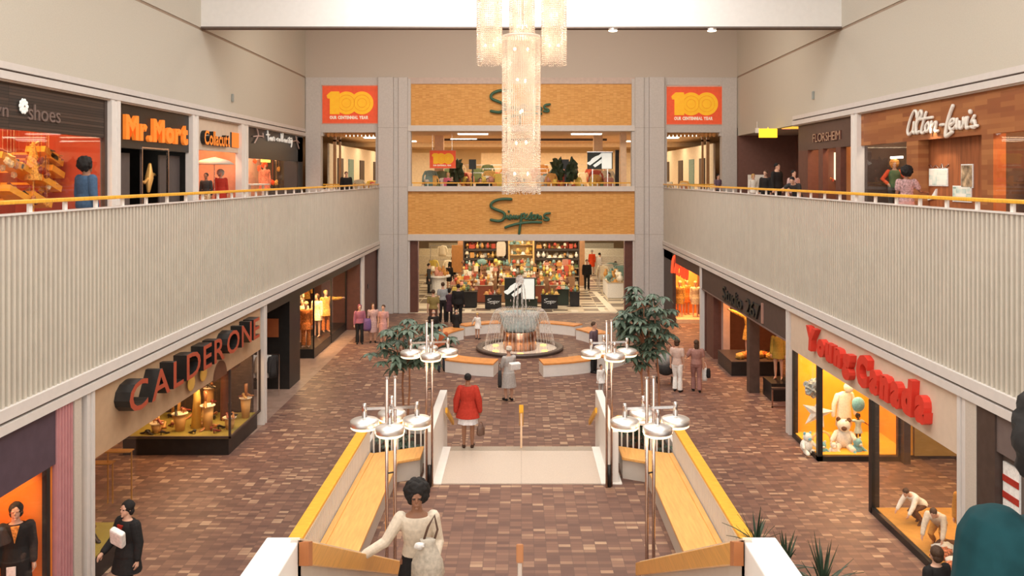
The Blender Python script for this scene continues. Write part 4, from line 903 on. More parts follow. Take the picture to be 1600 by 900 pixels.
# =========================================================== LOWER LEFT
CREAMF = mat('tan_fascia', (.50, .33, .20), .6, var=.05); PURP = mat('plum_fascia', (.085, .055, .075), .6, var=.1); PINKP = mat('pink_pilaster', (.52, .24, .25), .55, var=.06)
ORW = mat('orange_backdrop', (.85, .25, .03), .7, var=.12, scale=2)
sbox('wall_fascia_plum', PURP, -7.2, 7, 2.47, -7.5, 12.86, 3.34); sbox('wall_orange_display', ORW, -8.7, 7, 0, -8.6, 12.8, 3.3); sbox('wall_orange_side', ORW, -8.7, 12.72, 0, -7.25, 12.86, 3.3)
sbox('floor_orange_display', ORW, -8.7, 7, 0, -7.25, 12.8, .3); sbox('trim_shop_frame', BLACK, -7.2, 12.62, 0, -7.27, 12.72, 2.47)
mb = MB(); mb.box(-7.18, 12.87, 0, -7.6, 13.33, 3.34)
for k in range(5): mb.box(-7.165, 12.91 + k * .085, 0, -7.18, 12.955 + k * .085, 3.34)
struct(mb.build('column_pink', PINKP)); sbox('column_beige', WALL2, -7.16, 13.34, 0, -7.6, 13.55, 3.34)
pane('shop_window', 'large glass pane of the orange shop at lower left', -7.21, 7, .3, -7.2, 12.62, 2.47)
person('shop mannequin with dark bobbed hair in black coat before an orange backdrop', (-7.52, 12.38, .3), R(25), 1.75, SKIN_L, ('bob', HAIRB), dict(m=BK, sleeve='long', hem=.3, w=.12, g=.016, name='coat'), dict(m=BK), BK, cat='mannequin', name='mannequin', vox=.009,
       extra=lambda t, X, HP, U, J, S: MB().ext([X(U(V(-.03, -.085, .82))), X(U(V(.035, -.085, .82))), X(U(V(.0, -.092, .68)))], (0, .03, 0)).build('scarf', cloth('yellowred', (.7, .25, .06), .6), t, local=True))
item('price_card', 'small white price card held at the mannequin in black', 'card', MB().obox((-7.42, 12.1, 1.15), (.12, .01, .16), .3).cyl((-7.42, 12.12, .3), (-7.42, 12.12, 1.1), .01), WH)
shoplight(-7.95, 12.0, 3.2, 60, (1, .6, .28), .8, 1.5)
# Calderone
sbox('wall_fascia_tan', CREAMF, -7.2, 13.74, 2.15, -7.5, 22.95, 3.34)
sbox('wall_back_dark', DARKB, -12.3, 13.6, 0, -12.2, 23.2, 3.34); sbox('wall_between_shops', DARKB, -12.3, 23.0, 0, -7.45, 23.15, 3.34); sbox('wall_between_near', DARKB, -12.3, 13.5, 0, -7.65, 13.66, 3.34)
t = thing('shop_sign', 'raised brick red capital letters with deep black sides on the tan fascia', 'sign', (-7.2, 18.3, 3))
lettering('CALDERONE', (-7.2, 14.7, 2.69), (0, 1, 0), (0, 0, 1), 7.3, .55, .28, (mat('sign_brick_red', (.42, .075, .035), .5), BLACK), t, offset=.012, gap=.14)
OLV = mat('olive_carpet', (.26, .20, .035), .9, scale=60, var=.15)
def platform(label, x0, x1, y0, y1, h=.43, m=OLV, b=BLACK, rim=.03):
    t = thing('display_platform', label, 'platform', ((x0 + x1) / 2, (y0 + y1) / 2, 0)); MB().box(x0, y0, 0, x1, y1, h - rim).build('base', b, t); MB().box(x0, y0, h - rim, x1, y1, h).build('carpet', m, t); return t
platform('dark platform with olive carpet carrying pedestals of lit shoes', -7.27, -9.9, 20.67, 22.9)
platform('near dark platform with olive carpet at the left shop entrance', -7.27, -9.6, 13.75, 15.6)
case_frame('glass corner show window of shoes under the red letters', -7.2, -9.9, 20.6, 22.95, .43, 2.15, -1, DARKB, .05)
t = thing('show_window', 'near glass show window beside the beige column on left', 'shop window', (-7.2, 14.6, 0))
MB().box(-7.22, 13.75, .43, -7.23, 15.6, 2.15).build('pane', GLASS, t); MB().box(-7.2, 15.6, .43, -9.6, 15.61, 2.15).build('pane', GLASS, t)
GOLD = mat('gold_frame', (.75, .42, .10), .35, .6)
for x, zt in ((-9.3, 1.5), (-8.5, 1.1), (-8.9, .85)):
    t = thing('display_stand', 'gold wire frame display stand inside the entrance, %s' % {1.5: 'tallest', 1.1: 'middle height', .85: 'lowest'}[zt], 'stand', (x, 17.6, 0))
    for dx in (-.25, .25): MB().box(x + dx - .012, 17.6, 0, x + dx + .012, 17.625, zt).build('leg', GOLD, t)
    MB().box(x - .26, 17.5, zt, x + .26, 17.72, zt + .02).build('top', GOLD, t)
PEDM = mat('pedestal_tan', (.62, .33, .10), .6, var=.08); DISH = mat('dish_white', (.85, .72, .52), .5)
peds = [(-9.25, 21.1, .68, .17), (-8.72, 21.25, .88, .20), (-8.05, 21.35, 1.06, .19), (-7.5, 21.4, .74, .17), (-7.42, 22.4, .98, .17), (-8.4, 22.4, 1.25, .16), (-9.3, 22.4, 1.1, .18)]
desc = ['leftmost low shoe pedestal', 'wide tapered shoe pedestal left of the yellow stalk', 'tall shoe pedestal right of the yellow stalk', 'low shoe pedestal nearest the glass', 'shoe pedestal at the far right of the show window', 'tallest shoe pedestal at the back', 'back left shoe pedestal']
for (x, y, z, r), d in zip(peds, desc):
    t = thing('shoe_pedestal', d + ' in the lit shoe window', 'pedestal', (x, y, .43))
    MB().lathe([(r * .55, 0), (r * .8, z - .46)], (x, y, .43), 20).build('body', PEDM, t, smooth=True); MB().lathe([(r * .6, z - .035), (r, z - .02), (r, z), (.01, z)], (x, y, 0), 24).build('dish', DISH, t)
    for k in range(3): put_shoe((x + .5 * r * math.cos(k * 2.1 + x), y + .5 * r * math.sin(k * 2.1 + x), z + .002), k + int(x * 10) % 3, 'lit shoe or boot set out on a round pedestal in the left shoe window', 'shoes on the pedestals', boot=(k == 0))
for k in range(30):
    put_shoe((rnd.uniform(-9.6, -7.5), rnd.uniform(20.85, 22.6), .432), k, 'shoe standing on the olive carpet between the pedestals', 'shoes on the far carpet')
for k in range(9):
    put_shoe((rnd.uniform(-9.0, -7.45), rnd.uniform(14.0, 15.4), .432), k, 'shoe standing on the near olive platform by the beige column', 'shoes on the near carpet')
t = thing('flower_prop', 'giant yellow stalk with three rounded leaves among the shoes', 'decoration', (-8.4, 21.5, .43))
YL = mat('yellow_prop', (.80, .48, .10), .5)
MB().tube([(-8.4, 21.5, .43), (-8.38, 21.5, 1.2), (-8.42, 21.5, 1.85)], [.13, .09, .05], 14).build('stalk', YL, t, smooth=True)
t = thing('leaf_decoration', 'three rounded yellow leaves on the lower edge of the tan fascia', 'decoration', PX(303, 588, -7.1))
for px, py, w, h in ((292, 579, .26, .10), (318, 584, .20, .17), (299, 598, .20, .18)):
    c = PX(px, py, -7.14); MB().ell(c, .03, w, h, 16, 8).build('leaf', YL, t, smooth=True)
t = thing('arch_decoration', 'brown rounded arch over the shoe window below the red letters', 'decoration', PX(345, 575, -7.15)); c = PX(345, 590, -7.17)
MB().ext([(c.x, c.y + .42 * math.cos(a), c.z + .40 * math.sin(a)) for a in [PI * i / 14 for i in range(15)]], (-.03, 0, 0)).build('arch', mat('mushroom_brown', (.15, .06, .03), .6), t)
t = thing('mushroom_lamp', 'brown mushroom shaped lamp among the shoe pedestals', 'lamp', (-7.9, 22.2, .43))
MB().ell((-7.9, 22.2, 1.95), .42, .3, .22).build('cap', mat('mushroom_brown', (.15, .06, .03), .6), t, smooth=True); MB().cyl((-7.9, 22.2, .43), (-7.9, 22.2, 1.95), .13, .11).build('stem', REDB, t)
shoplight(-8.5, 21.7, 2.9, 120, (1, .58, .25), 2, 1.6); shoplight(-8.3, 14.7, 3.1, 40, (1, .62, .3), 1.2, 1.2); shoplight(-9.5, 18.2, 3.2, 40, (1, .5, .25), 2, 2)
spot((-7.6, 20.9, 2.2), (-8.6, 21.4, .6), 140)
# dark clothes shop between the posts
sbox('wall_back_black', BLACK, -11.5, 23.6, 0, -11.4, 37.9, 3.34); sbox('wall_fascia_black', BLACK, -7.3, 23.7, 3.0, -7.5, 37.8, 3.34)
sbox('wall_block_black', BLACK, -7.55, 27.1, 0, -8.75, 28.4, 3.34); sbox('wall_end_brown', REDB, -11.4, 37.6, 0, -7.3, 37.75, 3.34)
sbox('wall_brown_far', REDB, -7.32, 38.1, 0, -7.6, YF, 3.34); sbox('trim_alarm_box', BLACK, -7.3, 39.6, 1.6, -7.34, 39.8, 1.8)
t = thing('clothes_rack', 'low rack of pale jackets beside the black wall block', 'rack', (-8.1, 26.3, 0))
MB().box(-8.7, 26.3, 1.28, -7.65, 26.33, 1.31).build('rail', CHROME, t)
for x in (-8.7, -7.68): MB().box(x, 26.3, 0, x + .03, 26.33, 1.3).build('leg', CHROME, t)
def garment_mb(c, w=.42, h=.75, rz=0, d=.1):
    mb = MB(); M = Matrix.Rotation(rz, 3, 'Z'); c = Vector(c)
    rings = []
    for z, a, b in ((0, .12, .03), (-.04, .42, .05), (-.12, .5, .06), (-.35, .40, .06), (-.7, .45, .07), (-1, .5, .08)):
        rings.append([c + M @ Vector((a * w * math.cos(q) * (1 + .05 * math.sin(5 * q)), b * 2 * d / .1 * .5 * math.sin(q) * (1 + .2 * math.sin(4 * q)), z * h)) for q in [2 * PI * i / 16 for i in range(16)]])
    mb.loft(rings)
    for s in (-1, 1):
        mb.tube([c + M @ Vector((s * w * .42, 0, -.10 * h)), c + M @ Vector((s * w * .62, 0, -.35 * h)), c + M @ Vector((s * w * .66, 0, -.68 * h))], [.07, .06, .05], 8, ends=True)
    return mb
for k in range(4): item('hanging_jacket', 'pale jacket hanging on the low rack by the black wall', 'jacket', garment_mb((-8.45 + k * .2, 26.31, 1.27), .35, .7, 1.2), [WH, cloth('beige', (.55, .40, .28)), WH, CHAR][k], 'jackets on the low rack', smooth=True)
GOLDC = cloth('gold', (.72, .36, .08), .5); GOLD2 = cloth('goldred', (.65, .20, .05), .5); LACE = cloth('lace', (.80, .62, .40), .4)
sbox('floor_display_dark', BLACK, -9.6, 31.7, 0, -7.9, 37.5, .35)
t = thing('show_window', 'tall glass show window with golden dresses in the black shop', 'shop window', (-7.9, 31.7, 0))
for y in (31.7, 34.6, 37.5): MB().box(-7.88, y - .03, 0, -7.94, y + .03, 3.34).build('mullion', BLACK, t)
MB().box(-7.9, 31.7, .35, -7.91, 37.5, 3.3).build('pane', GLASS, t); MB().box(-9.6, 31.68, .35, -7.9, 31.69, 3.3).build('pane', GLASS, t)
pos = [(-9.1, 32.5, 'leftmost'), (-8.75, 33.2, 'second from left'), (-8.5, 32.4, 'front'), (-8.35, 34.1, 'second from right'), (-8.3, 35.1, 'rightmost, arm held out,')]
for k, (x, y, d) in enumerate([(-9.15, 32.3, 'leftmost'), (-8.65, 32.9, 'second from left'), (-8.3, 32.1, 'front'), (-8.4, 34.2, 'second from right'), (-8.3, 35.3, 'rightmost, arm held out,')]):
    person('%s mannequin in golden clothes in the black shop window' % d, (x, y, .35), R(rnd.uniform(-30, 50)), 1.75, SKIN_L, (('short', HAIRY), ('bob', HAIRBR))[k % 2], dict(m=(GOLDC, LACE, GOLD2, LACE, GOLDC)[k], sleeve='long', hem=.38, w=.14, g=.02, name='dress'), None if k % 2 else dict(m=GOLD2, flare=.02), None, cat='mannequin', name='mannequin', vox=.015,
           armL=((1, -.2, -.1), (1, -.1, .05)) if k in (0, 4) else None, face=False)
for k in range(7):
    x, y, z = -9.45 + .03 * (k % 2), 32.6 + k * .62, 2.5 + .3 * (k % 2)
    item('hanging_garment', 'golden garment hung high among the mannequins of the black shop', 'garment', garment_mb((x, y, z), .5, .9, rnd.uniform(-.6, .8), .14), (GOLDC, LACE, GOLD2)[k % 3], 'garments hung in the black shop window', smooth=True)
for y in (32.6, 34.2): spot((-8.0, y - .6, 3.2), (-8.9, y + .3, 1.0), 480, (1, .62, .28), 80)
shoplight(-8.7, 33.4, 3.25, 230, (1, .62, .28), 1.2, 2.4); shoplight(-9.5, 26, 3.25, 8, (1, .4, .2), 1.5, 2)
item('orange_wall_panel', 'dim orange panel on the wall above the jacket rack', 'panel', MB().box(-8.8, 27.05, 1.7, -7.9, 27.09, 2.3), mat('dim_orange', (.35, .10, .03), .6))  # flat panel in one dark orange colour
# =========================================================== LOWER RIGHT
CRE = mat('cream_fascia', (.68, .54, .42), .6, var=.03); DKF = mat('brown_fascia', (.085, .055, .045), .6, var=.08)
YW = mat('yellow_backdrop', (.90, .42, .03), .7, var=.08, scale=2)
sbox('column_brown', DARKB, 7.17, 12.6, 0, 7.6, 13.1, 3.34); sbox('column_beige', WALL2, 7.16, 13.1, 0, 7.6, 13.42, 3.34)
sbox('wall_grey_front', mat('grey_front', (.13, .10, .085), .6), 7.3, 7, 0, 7.5, 12.6, 3.34); sbox('trim_grey_head', mat('grey_head', (.16, .12, .11), .6), 7.2, 7, 2.75, 7.5, 12.6, 3.34)
t = thing('wall_poster', 'white poster with two red bars on the grey shopfront at right', 'poster', (7.29, 12.35, 2.3))
MB().box(7.27, 12.15, 1.95, 7.3, 12.56, 2.62).build('paper', WH, t)
for z in (2.33, 2.08): MB().box(7.262, 12.15, z, 7.27, 12.56, z + .1).build('red_bar', cloth('red', (.62, .045, .025)), t)
t = thing('oval_panel', 'red half oval panel with white edge below the poster', 'panel', (7.28, 12.3, 1.4))
def oval(r, d, m, nm): MB().ext([(7.29 - d, 12.33 + r * .40 * math.cos(a), 1.25 + r * .58 * math.sin(a)) for a in [PI * i / 16 for i in range(17)]], (.02, 0, 0)).build(nm, m, t)
oval(1.08, .0, WH, 'edge'); oval(1, .02, mat('oval_red', (.38, .06, .03), .5), 'face')
# Young Canada
sbox('wall_fascia_cream', CRE, 7.2, 13.68, 2.32, 7.27, 22.2, 3.34); sbox('wall_back_shop', mat('shop_back_brown', (.16, .09, .05), .7), 12.2, 13.6, 0, 12.3, 22.4, 3.34); sbox('wall_side_shop', CRE, 7.4, 22.25, 0, 12.2, 22.4, 3.34)
YR = mat('sign_red', (.68, .045, .025), .5)
t = thing('shop_sign', 'chunky red two word sign on the cream fascia above the toy windows', 'sign', (7.2, 17.5, 2.9))
lettering('Young', (7.2, 20.65, 2.70), (0, -1, 0), (0, 0, 1), 2.8, .52, .14, (YR, YR), t, offset=.07, shear=.12, gap=.10)
lettering('Canada', (7.2, 17.55, 2.60), (0, -1, 0), (0, 0, 1), 3.0, .60, .14, (YR, YR), t, offset=.07, shear=.12, gap=.10)
item('backdrop', 'orange yellow backdrop of the far toy window', 'backdrop', MB().box(7.35, 22.1, .1, 9.6, 22.16, 2.9), YW); item('backdrop', 'orange yellow side panel of the toy window', 'backdrop', MB().box(9.5, 20.35, .1, 9.58, 22.1, 2.9), YW)
item('display_floor', 'orange yellow raised floor of the toy window', 'platform', MB().box(7.25, 20.3, 0, 9.5, 22.1, .14), YW)
case_frame('corner show window with white star and toys, black mullions', 7.2, 9.15, 20.2, 22.0, 0, 2.32, 1, BLACK, .12)
t = thing('show_window', 'near show window with kneeling toy figures, black mullion', 'shop window', (7.2, 15.5, 0))
MB().box(7.18, 17.05, 0, 7.34, 17.2, 2.32).build('mullion', BLACK, t); MB().box(7.18, 13.7, 0, 7.26, 17.1, .13).build('sill', BLACK, t); MB().box(7.21, 13.7, .1, 7.22, 17.1, 2.32).build('pane', GLASS, t); MB().box(7.3, 17.1, .1, 9.6, 17.11, 2.32).build('pane', GLASS, t)
item('display_floor', 'amber carpet floor of the near toy window', 'platform', MB().box(7.27, 13.75, 0, 9.6, 17.05, .13), mat('amber_carpet', (.55, .26, .05), .85, var=.12))
item('backdrop', 'dim yellow panel behind the entrance between the toy windows', 'backdrop', MB().box(9.6, 20.3, .1, 12.1, 20.4, 2.9), mat('yellow_dim', (.45, .27, .06), .7)); 
item('post_dark', 'dark post with narrow garments behind the entrance glass', 'post', MB().box(9.2, 20.0, 0, 9.36, 20.2, 3.3), DARKB)
def star_mb(c, r, nrm_y=.06, rot=0):
    pts = [(c[0] + (r if i % 2 == 0 else r * .42) * math.sin(rot + PI * i / 5), c[1], c[2] + (r if i % 2 == 0 else r * .42) * math.cos(rot + PI * i / 5)) for i in range(10)]
    mb = MB(); vs = pts + [(c[0], c[1] - .09, c[2]), (c[0], c[1] + .09, c[2])]; mb.add(vs, [(i, (i + 1) % 10, 10) for i in range(10)] + [((i + 1) % 10, i, 11) for i in range(10)]); return mb
WT = cloth('toywhite', (.82, .78, .70)); TB = cloth('toyblue', (.22, .48, .55), .2); TBR = cloth('toybrown', (.14, .07, .04))
item('star_decoration', 'large white star hanging in the toy window', 'decoration', star_mb(P(1277, 645, 20.9), .42, rot=.2).cyl(P(1277, 645, 20.9), P(1277, 645, 20.9) + Vector((0, 0, 2.4)), .004, n=4), WT)
item('tinsel_ball', 'grey tinsel ball above the white star', 'decoration', MB().ell(P(1270, 607, 21.1), .19, .19, .19, 18, 12, .9, 4).cyl(P(1270, 607, 21.1), P(1270, 607, 21.1) + Vector((0, 0, 1.7)), .004, n=4), cloth('tinsel', (.40, .42, .40), .5))
item('round_basket', 'pale round hoop toy below the white star', 'toy', MB().tube([P(1284, 690, 21.0) + Vector((.24 * math.cos(a), 0, .26 * math.sin(a))) for a in [2 * PI * i / 20 for i in range(21)]], .03), cloth('hoop', (.80, .52, .22)), smooth=True)
t = thing('child_dress', 'white child dress with bonnet hanging in the toy window', 'dress', P(1320, 640, 21.3)); c = P(1319, 612, 21.3)
garment_mb(c, .5, .85, .3, .16).build('dress', WT, t, smooth=True); MB().ell(c + Vector((.1, -.05, .12)), .13, .12, .13).build('bonnet', WT, t, smooth=True)
item('round_bag', 'round blue grey bag beside the white dress', 'bag', MB().ell(P(1341, 632, 21.0), .17, .1, .19), TB, smooth=True)
person('dark doll in pale dress with arms spread in the toy window', P(1341, 715, 20.8) + Vector((0, 0, .3)), R(10), .78, TBR, ('afro', HAIRB), dict(m=cloth('dollblue', (.55, .62, .55)), sleeve='short', hem=.4, w=.15, g=.02, name='dress'), None, None, cat='doll', name='doll', vox=.016, armR=((1, -.1, .1), (1, -.1, .1)), armL=((.7, 0, -.4), (.6, 0, -.4)), face=False)
def plush(label, c, s, m, m2, rz=0):
    t = thing('plush_toy', label, 'toy', c, rz); c0 = (0, 0, 0)
    MB().ell((0, 0, s * .45), s * .42, s * .38, s * .45).build('body', m, t, smooth=True, local=True)
    h = MB().ell((0, -s * .12, s * 1.05), s * .3, s * .28, s * .28).build('head', m, t, smooth=True, local=True)
    MB().ell((0, -s * .38, s * .98), s * .12, s * .12, s * .1).build('muzzle', m2, h, smooth=True, local=True)
    for q in (-1, 1):
        MB().ell((q * s * .22, -s * .1, s * 1.3), s * .1, s * .06, s * .11).build('ear', m2, h, smooth=True, local=True)
        MB().tube([(q * s * .3, -s * .1, s * .7), (q * s * .5, -s * .4, s * .45)], [s * .12, s * .1], 10, ends=True).build('arm', m, t, smooth=True, local=True)
        MB().tube([(q * s * .22, -s * .2, s * .15), (q * s * .35, -s * .65, s * .13)], [s * .16, s * .14], 10, ends=True).build('leg', m, t, smooth=True, local=True)
    return t
plush('white plush bear with blue bow sitting left in the toy window', P(1260, 707, 20.75), .38, WT, TB, .3)
plush('largest white plush toy lying at the centre of the toy window', P(1318, 700, 20.9), .56, WT, TBR, -.3)
plush('pale blue plush toy beside the largest white plush toy', P(1338, 716, 20.6), .38, TB, WT, .4)
plush('small blue plush toy behind the black mullion', P(1284, 716, 20.6), .32, TB, WT, 0)
plush('small white plush toy leaning on the largest plush toy', P(1302, 714, 20.6), .28, WT, WT, 0)
# near window figures
def crouch(label, c, rz, m1, m2, s=1.0):
    return person(label, c, rz, 1.15 * s, SKIN_L, ('short', HAIRBR), dict(m=m1, sleeve='long', hem=.46, g=.02, name='jacket'), dict(m=m2), m2, cat='mannequin', name='child_mannequin', vox=.012, lean=R(55), legL=((.1, -1, -.25), (0, .6, -.8)), legR=((.1, -.8, -.5), (0, .8, -.6)), armL=((.2, -.6, -.9), (0, -.6, -.8)), armR=((.2, -.6, -.9), (0, -.6, -.8)))
crouch('crouching child mannequin in white sweater and brown trousers, near toy window', (7.85, 16.3, .15), R(-70), WT, TBR)
crouch('child mannequin in cream jacket bending near the glass corner', (7.72, 15.35, .15), R(-40), cloth('cream', (.68, .58, .46)), cloth('amberc', (.6, .28, .06)), 1.1)
person('standing child mannequin in white cap and yellow coat, near toy window', (7.95, 14.9, .15), R(-30), 1.3, SKIN_L, ('short', HAIRY), dict(m=cloth('amberc', (.6, .28, .06)), sleeve='long', hem=.4, w=.13, g=.02, name='coat'), dict(m=TBR), TBR, cat='mannequin', name='child_mannequin', vox=.012, extra=hat_extra(WT, .055, .06))
for k in range(6):
    item('folded_clothing', 'crumpled patterned garment spread on the amber floor', 'garment', MB().ell((7.5 + .12 * (k % 3), 14.3 + .17 * k, .2), .2, .15, .11, 16, 8, .5, k), (cloth('patternred', (.6, .2, .1), .7), WT, TBR)[k % 3], 'garments on the amber floor', smooth=True)
shoplight(8.4, 21.2, 2.9, 120, (1, .70, .36), 1.6, 1.4); shoplight(8.5, 15.4, 3.2, 120, (1, .70, .38), 1.6, 2.6); shoplight(10.6, 18.6, 3.2, 70, (1, .75, .5), 2, 2); spot((7.6, 20.4, 2.25), (8.2, 21.4, .6), 60)
for k in range(8):
    item('hanging_garment', 'coloured garment on the dark rack seen through the entrance glass', 'garment', garment_mb((9.75 + k * .28, 20.1, 2.3), .4, .9, 1.2), (cloth('patternred', (.6, .2, .1), .7), TBR, WT, OL)[k % 4], 'garments behind the entrance glass', smooth=True)
# Studio 267
sbox('wall_fascia_brown', DKF, 7.2, 22.65, 2.46, 7.5, 33.15, 3.34); sbox('trim_fascia_lip', mat('lip_brown', (.20, .13, .11), .5), 7.18, 22.65, 2.44, 7.5, 33.15, 2.48)
sbox('wall_studio_back', mat('studio_back', (.05, .03, .022), .7), 11.2, 22.5, 0, 11.3, 33.3, 3.34); sbox('wall_studio_end', REDB, 7.3, 33.0, 0, 11.2, 33.15, 3.34)
t = thing('shop_sign', 'dark raised lettering ending in a number on the brown fascia', 'sign', (7.2, 27, 2.9))
lettering('Studio 267', (7.2, 29.6, 2.58), (0, -1, 0), (0, 0, 1), 4.6, .5, .06, (mat('sign_darkgreen', (.035, .035, .025), .5), BLACK), t, gap=.05)
MB().box(7.15, 24.72, 2.55, 7.2, 24.82, 3.15).build('vertical_bar', mat('sign_pale_rose', (.40, .22, .17), .5), t)
sbox('column_rose', mat('rose_column', (.36, .24, .21), .6), 7.5, 30.9, 0, 7.75, 31.2, 3.34); sbox('column_dark', DARKB, 7.3, 26.6, 0, 7.62, 26.95, 3.34); sbox('column_redbrown', REDB, 7.3, 31.6, 0, 7.9, 32.8, 3.34)
platform('dark angular platform under the glowing mannequin', 7.3, 9.0, 28.9, 30.9, .5, DARKB)
person('glowing golden mannequin in ruffled clothes on the dark angular platform', (8.2, 29.9, .5), R(-35), 1.72, SKIN_L, ('bob', HAIRY), dict(m=GOLDC, sleeve='long', hem=.32, w=.15, g=.02, name='dress'), None, None, cat='mannequin', name='mannequin', vox=.013, armR=((1, -.2, .4), (1, -.2, .4)))
for k in range(7): item('shoe_display', 'golden shoe or bag piled at the feet of the glowing mannequin', 'accessory', MB().ell((7.7 + .18 * k, 29.3 + .15 * (k % 3), .6), .15, .12, .12, 14, 8, .7, k), (GOLDC, GOLD2)[k % 2], 'accessories at the glowing mannequin', smooth=True)
shoplight(8.2, 29.8, 3.2, 150, (1, .45, .14), 1.0, 1.0); spot((7.5, 28.9, 3.2), (8.2, 30, 1.4), 260, (1, .5, .15), 70)
platform('low dark bench platform behind the square dark column', 7.7, 9.2, 25.6, 26.5, .55, BLACK)
person('mannequin in yellow green coat behind the dark column', (8.1, 26.2, .55), R(-30), 1.6, SKIN_L, ('short', HAIRBR), dict(m=cloth('yellowgreen', (.42, .30, .06)), sleeve='long', hem=.4, w=.13, g=.02, name='coat'), None, None, cat='mannequin', name='mannequin', vox=.014)
item('wall_mirror', 'red tinted panel at the right end of the studio shop', 'panel', MB().box(8.0, 23.6, .4, 9.6, 23.66, 2.3), mat('mirror_red', (.42, .10, .04), .4))
t = thing('low_frame', 'low metal framed stand beside the dark column', 'stand', (7.6, 24.9, 0)); 
for x in (7.5, 8.0): MB().box(x, 24.9, 0, x + .04, 24.94, .55).build('leg', BRONZE, t)
MB().box(7.5, 24.9, 0, 8.04, 24.94, .04).build('base_bar', BRONZE, t); MB().box(7.5, 24.85, .55, 8.04, 25.0, .6).build('top', DARKB, t)
shoplight(8.8, 24.4, 3.2, 70, (1, .45, .2), 1.2, 1.2)
# orange window shop beside the facade
sbox('wall_fascia_far', DKF, 7.2, 33.5, 2.9, 7.5, YF, 3.34); sbox('wall_far_shop_end', DARKB, 7.2, 39.6, 0, 7.36, YF - .1, 3.34); sbox('wall_far_shop_back', mat('glow_backdrop', (.85, .26, .06), .7, var=.2, scale=2), 7.3, 41.2, 0, 9.3, 41.3, 3.2); sbox('wall_far_head', DARKB, 7.25, 39.3, 2.75, 9.3, 39.5, 3.34); sbox('wall_far_side', DARKB, 8.72, 39.3, 0, 9.3, 41.2, 3.3)
item('display_floor', 'bright orange lit floor of the far right show window', 'platform', MB().box(7.37, 39.3, 0, 8.7, 41.2, .18), mat('pale_amber', (.85, .55, .3), .6))
item('back_panel', 'dim brown wall panel closing the far right recess', 'panel', MB().box(9.3, 33.4, 0, 9.36, 41.3, 3.3), REDB)
for k, (x, y) in enumerate(((7.68, 40.3), (8.1, 40.75), (8.4, 40.15))):
    person(('left', 'middle', 'right')[k] + ' mannequin in orange lit window next to the facade column', (x, y, .18), R((-30, 20, 0)[k]), 1.7, SKIN_L, ('bob', HAIRY), dict(m=(GOLDC, GOLD2, LACE)[k], sleeve='long', hem=.34, w=.13, g=.02, name='dress'), None, None, cat='mannequin', name='mannequin', vox=.016, face=False)
t = thing('shop_sign', 'glowing red orange script sign beside the facade column at right', 'sign', P(1062, 415, 38.9)); RG = mat('sign_red_orange', (.85, .10, .03), .5, emis=(1, .12, .04), est=.5)
trace([[(1050, 425), (1052, 405), (1056, 400), (1057, 412), (1054, 425)], [(1058, 428), (1059, 412)], [(1060, 418), (1064, 416), (1063, 430), (1060, 428)], [(1066, 432), (1067, 410)], [(1069, 434), (1070, 420), (1074, 424), (1073, 436)]], .07, RG, t, Y=38.9)
shoplight(8.0, 40.3, 3.1, 260, (1, .50, .18), 1.2, 1.6); shoplight(8.4, 37, 3.25, 45, (1, .4, .2), 1.2, 3)
# =========================================================== UPPER LEFT
XL = -W2 - .12
SLAT = cellmat('dark_slat_fascia', 9, .07, [(0, (.035, .025, .02)), (1, (.085, .055, .04))], joint=((.015, .01, .01), .012), ax='YZ')
REDR = mat('red_room', (.44, .065, .03), .7, var=.15, scale=1.5)
sbox('wall_shoes_fascia', SLAT, XL, 6, 7.95, XL - .2, 22.25, 9.0); sbox('wall_shoes_back', REDR, -13.6, 6, ZU, -13.5, 22.3, 9); sbox('wall_shoes_side', REDR, -13.6, 22.2, ZU, XL - .05, 22.3, 9.0); sbox('trim_shoes_edge', DARKB, XL + .02, 22.12, ZU, XL - .1, 22.28, 9.0)
t = thing('shop_sign', 'dim grey letters around a white flower on dark slats', 'sign', (XL, 18.5, 8.4)); SG = mat('sign_dim_grey', (.20, .14, .12), .5)
lettering('Town', (XL, 16.7, 8.2), (0, 1, 0), (0, 0, 1), 1.25, .32, .03, (SG, SG), t, gap=.08)
lettering('shoes', (XL, 18.68, 8.2), (0, 1, 0), (0, 0, 1), 1.3, .38, .03, (SG, SG), t, gap=.08)
fm = MB(); fc = PX(37, 166, XL + .05)
for k in range(10):
    a = 2 * PI * k / 10; fm.ell((XL + .05, fc.y + .13 * math.cos(a), fc.z + .13 * math.sin(a)), .02, .05, .05, 8, 6)
fm.ell((XL + .05, fc.y, fc.z), .02, .12, .12, 16, 6); fm.build('flower_emblem', mat('sign_white_lit', (.85, .87, .83), .5, emis=(.9, 1, .95), est=.2), t, smooth=True)
MB().ell((XL + .075, fc.y, fc.z), .01, .022, .022, 10, 6).build('flower_centre', SG, t)
pane('shop_window', 'wide glass front of the red upper shoe shop', XL - .02, 10, ZU, XL - .03, 22.1, 7.95)
BXY = mat('yellow_display', (.85, .38, .04), .6)
for k, (px, py, w) in enumerate(((35, 268, .42), (68, 287, .4), (18, 304, .45), (66, 240, .3), (75, 249, .28), (52, 312, .4), (4, 252, .4), (77, 268, .28))):
    c = PX(px, py, -12.4); item('display_block', 'yellow slanted display block number of many in the red shoe shop'.replace('number of many ', ''), 'display block', MB().obox(c, (.5, w * 2.2, .16), 0, -.35).box(-13.5, c.y - .03, c.z - .03, c.x, c.y + .03, c.z + .03), BXY, 'yellow blocks in the red shoe shop')
    for q in range(3):
        put_shoe((c.x + .1, c.y - .3 + .3 * q, c.z + .082 - (q - 1) * .109), k + q, 'shoe on a yellow block in the red shoe shop', 'shoes in the red shoe shop')
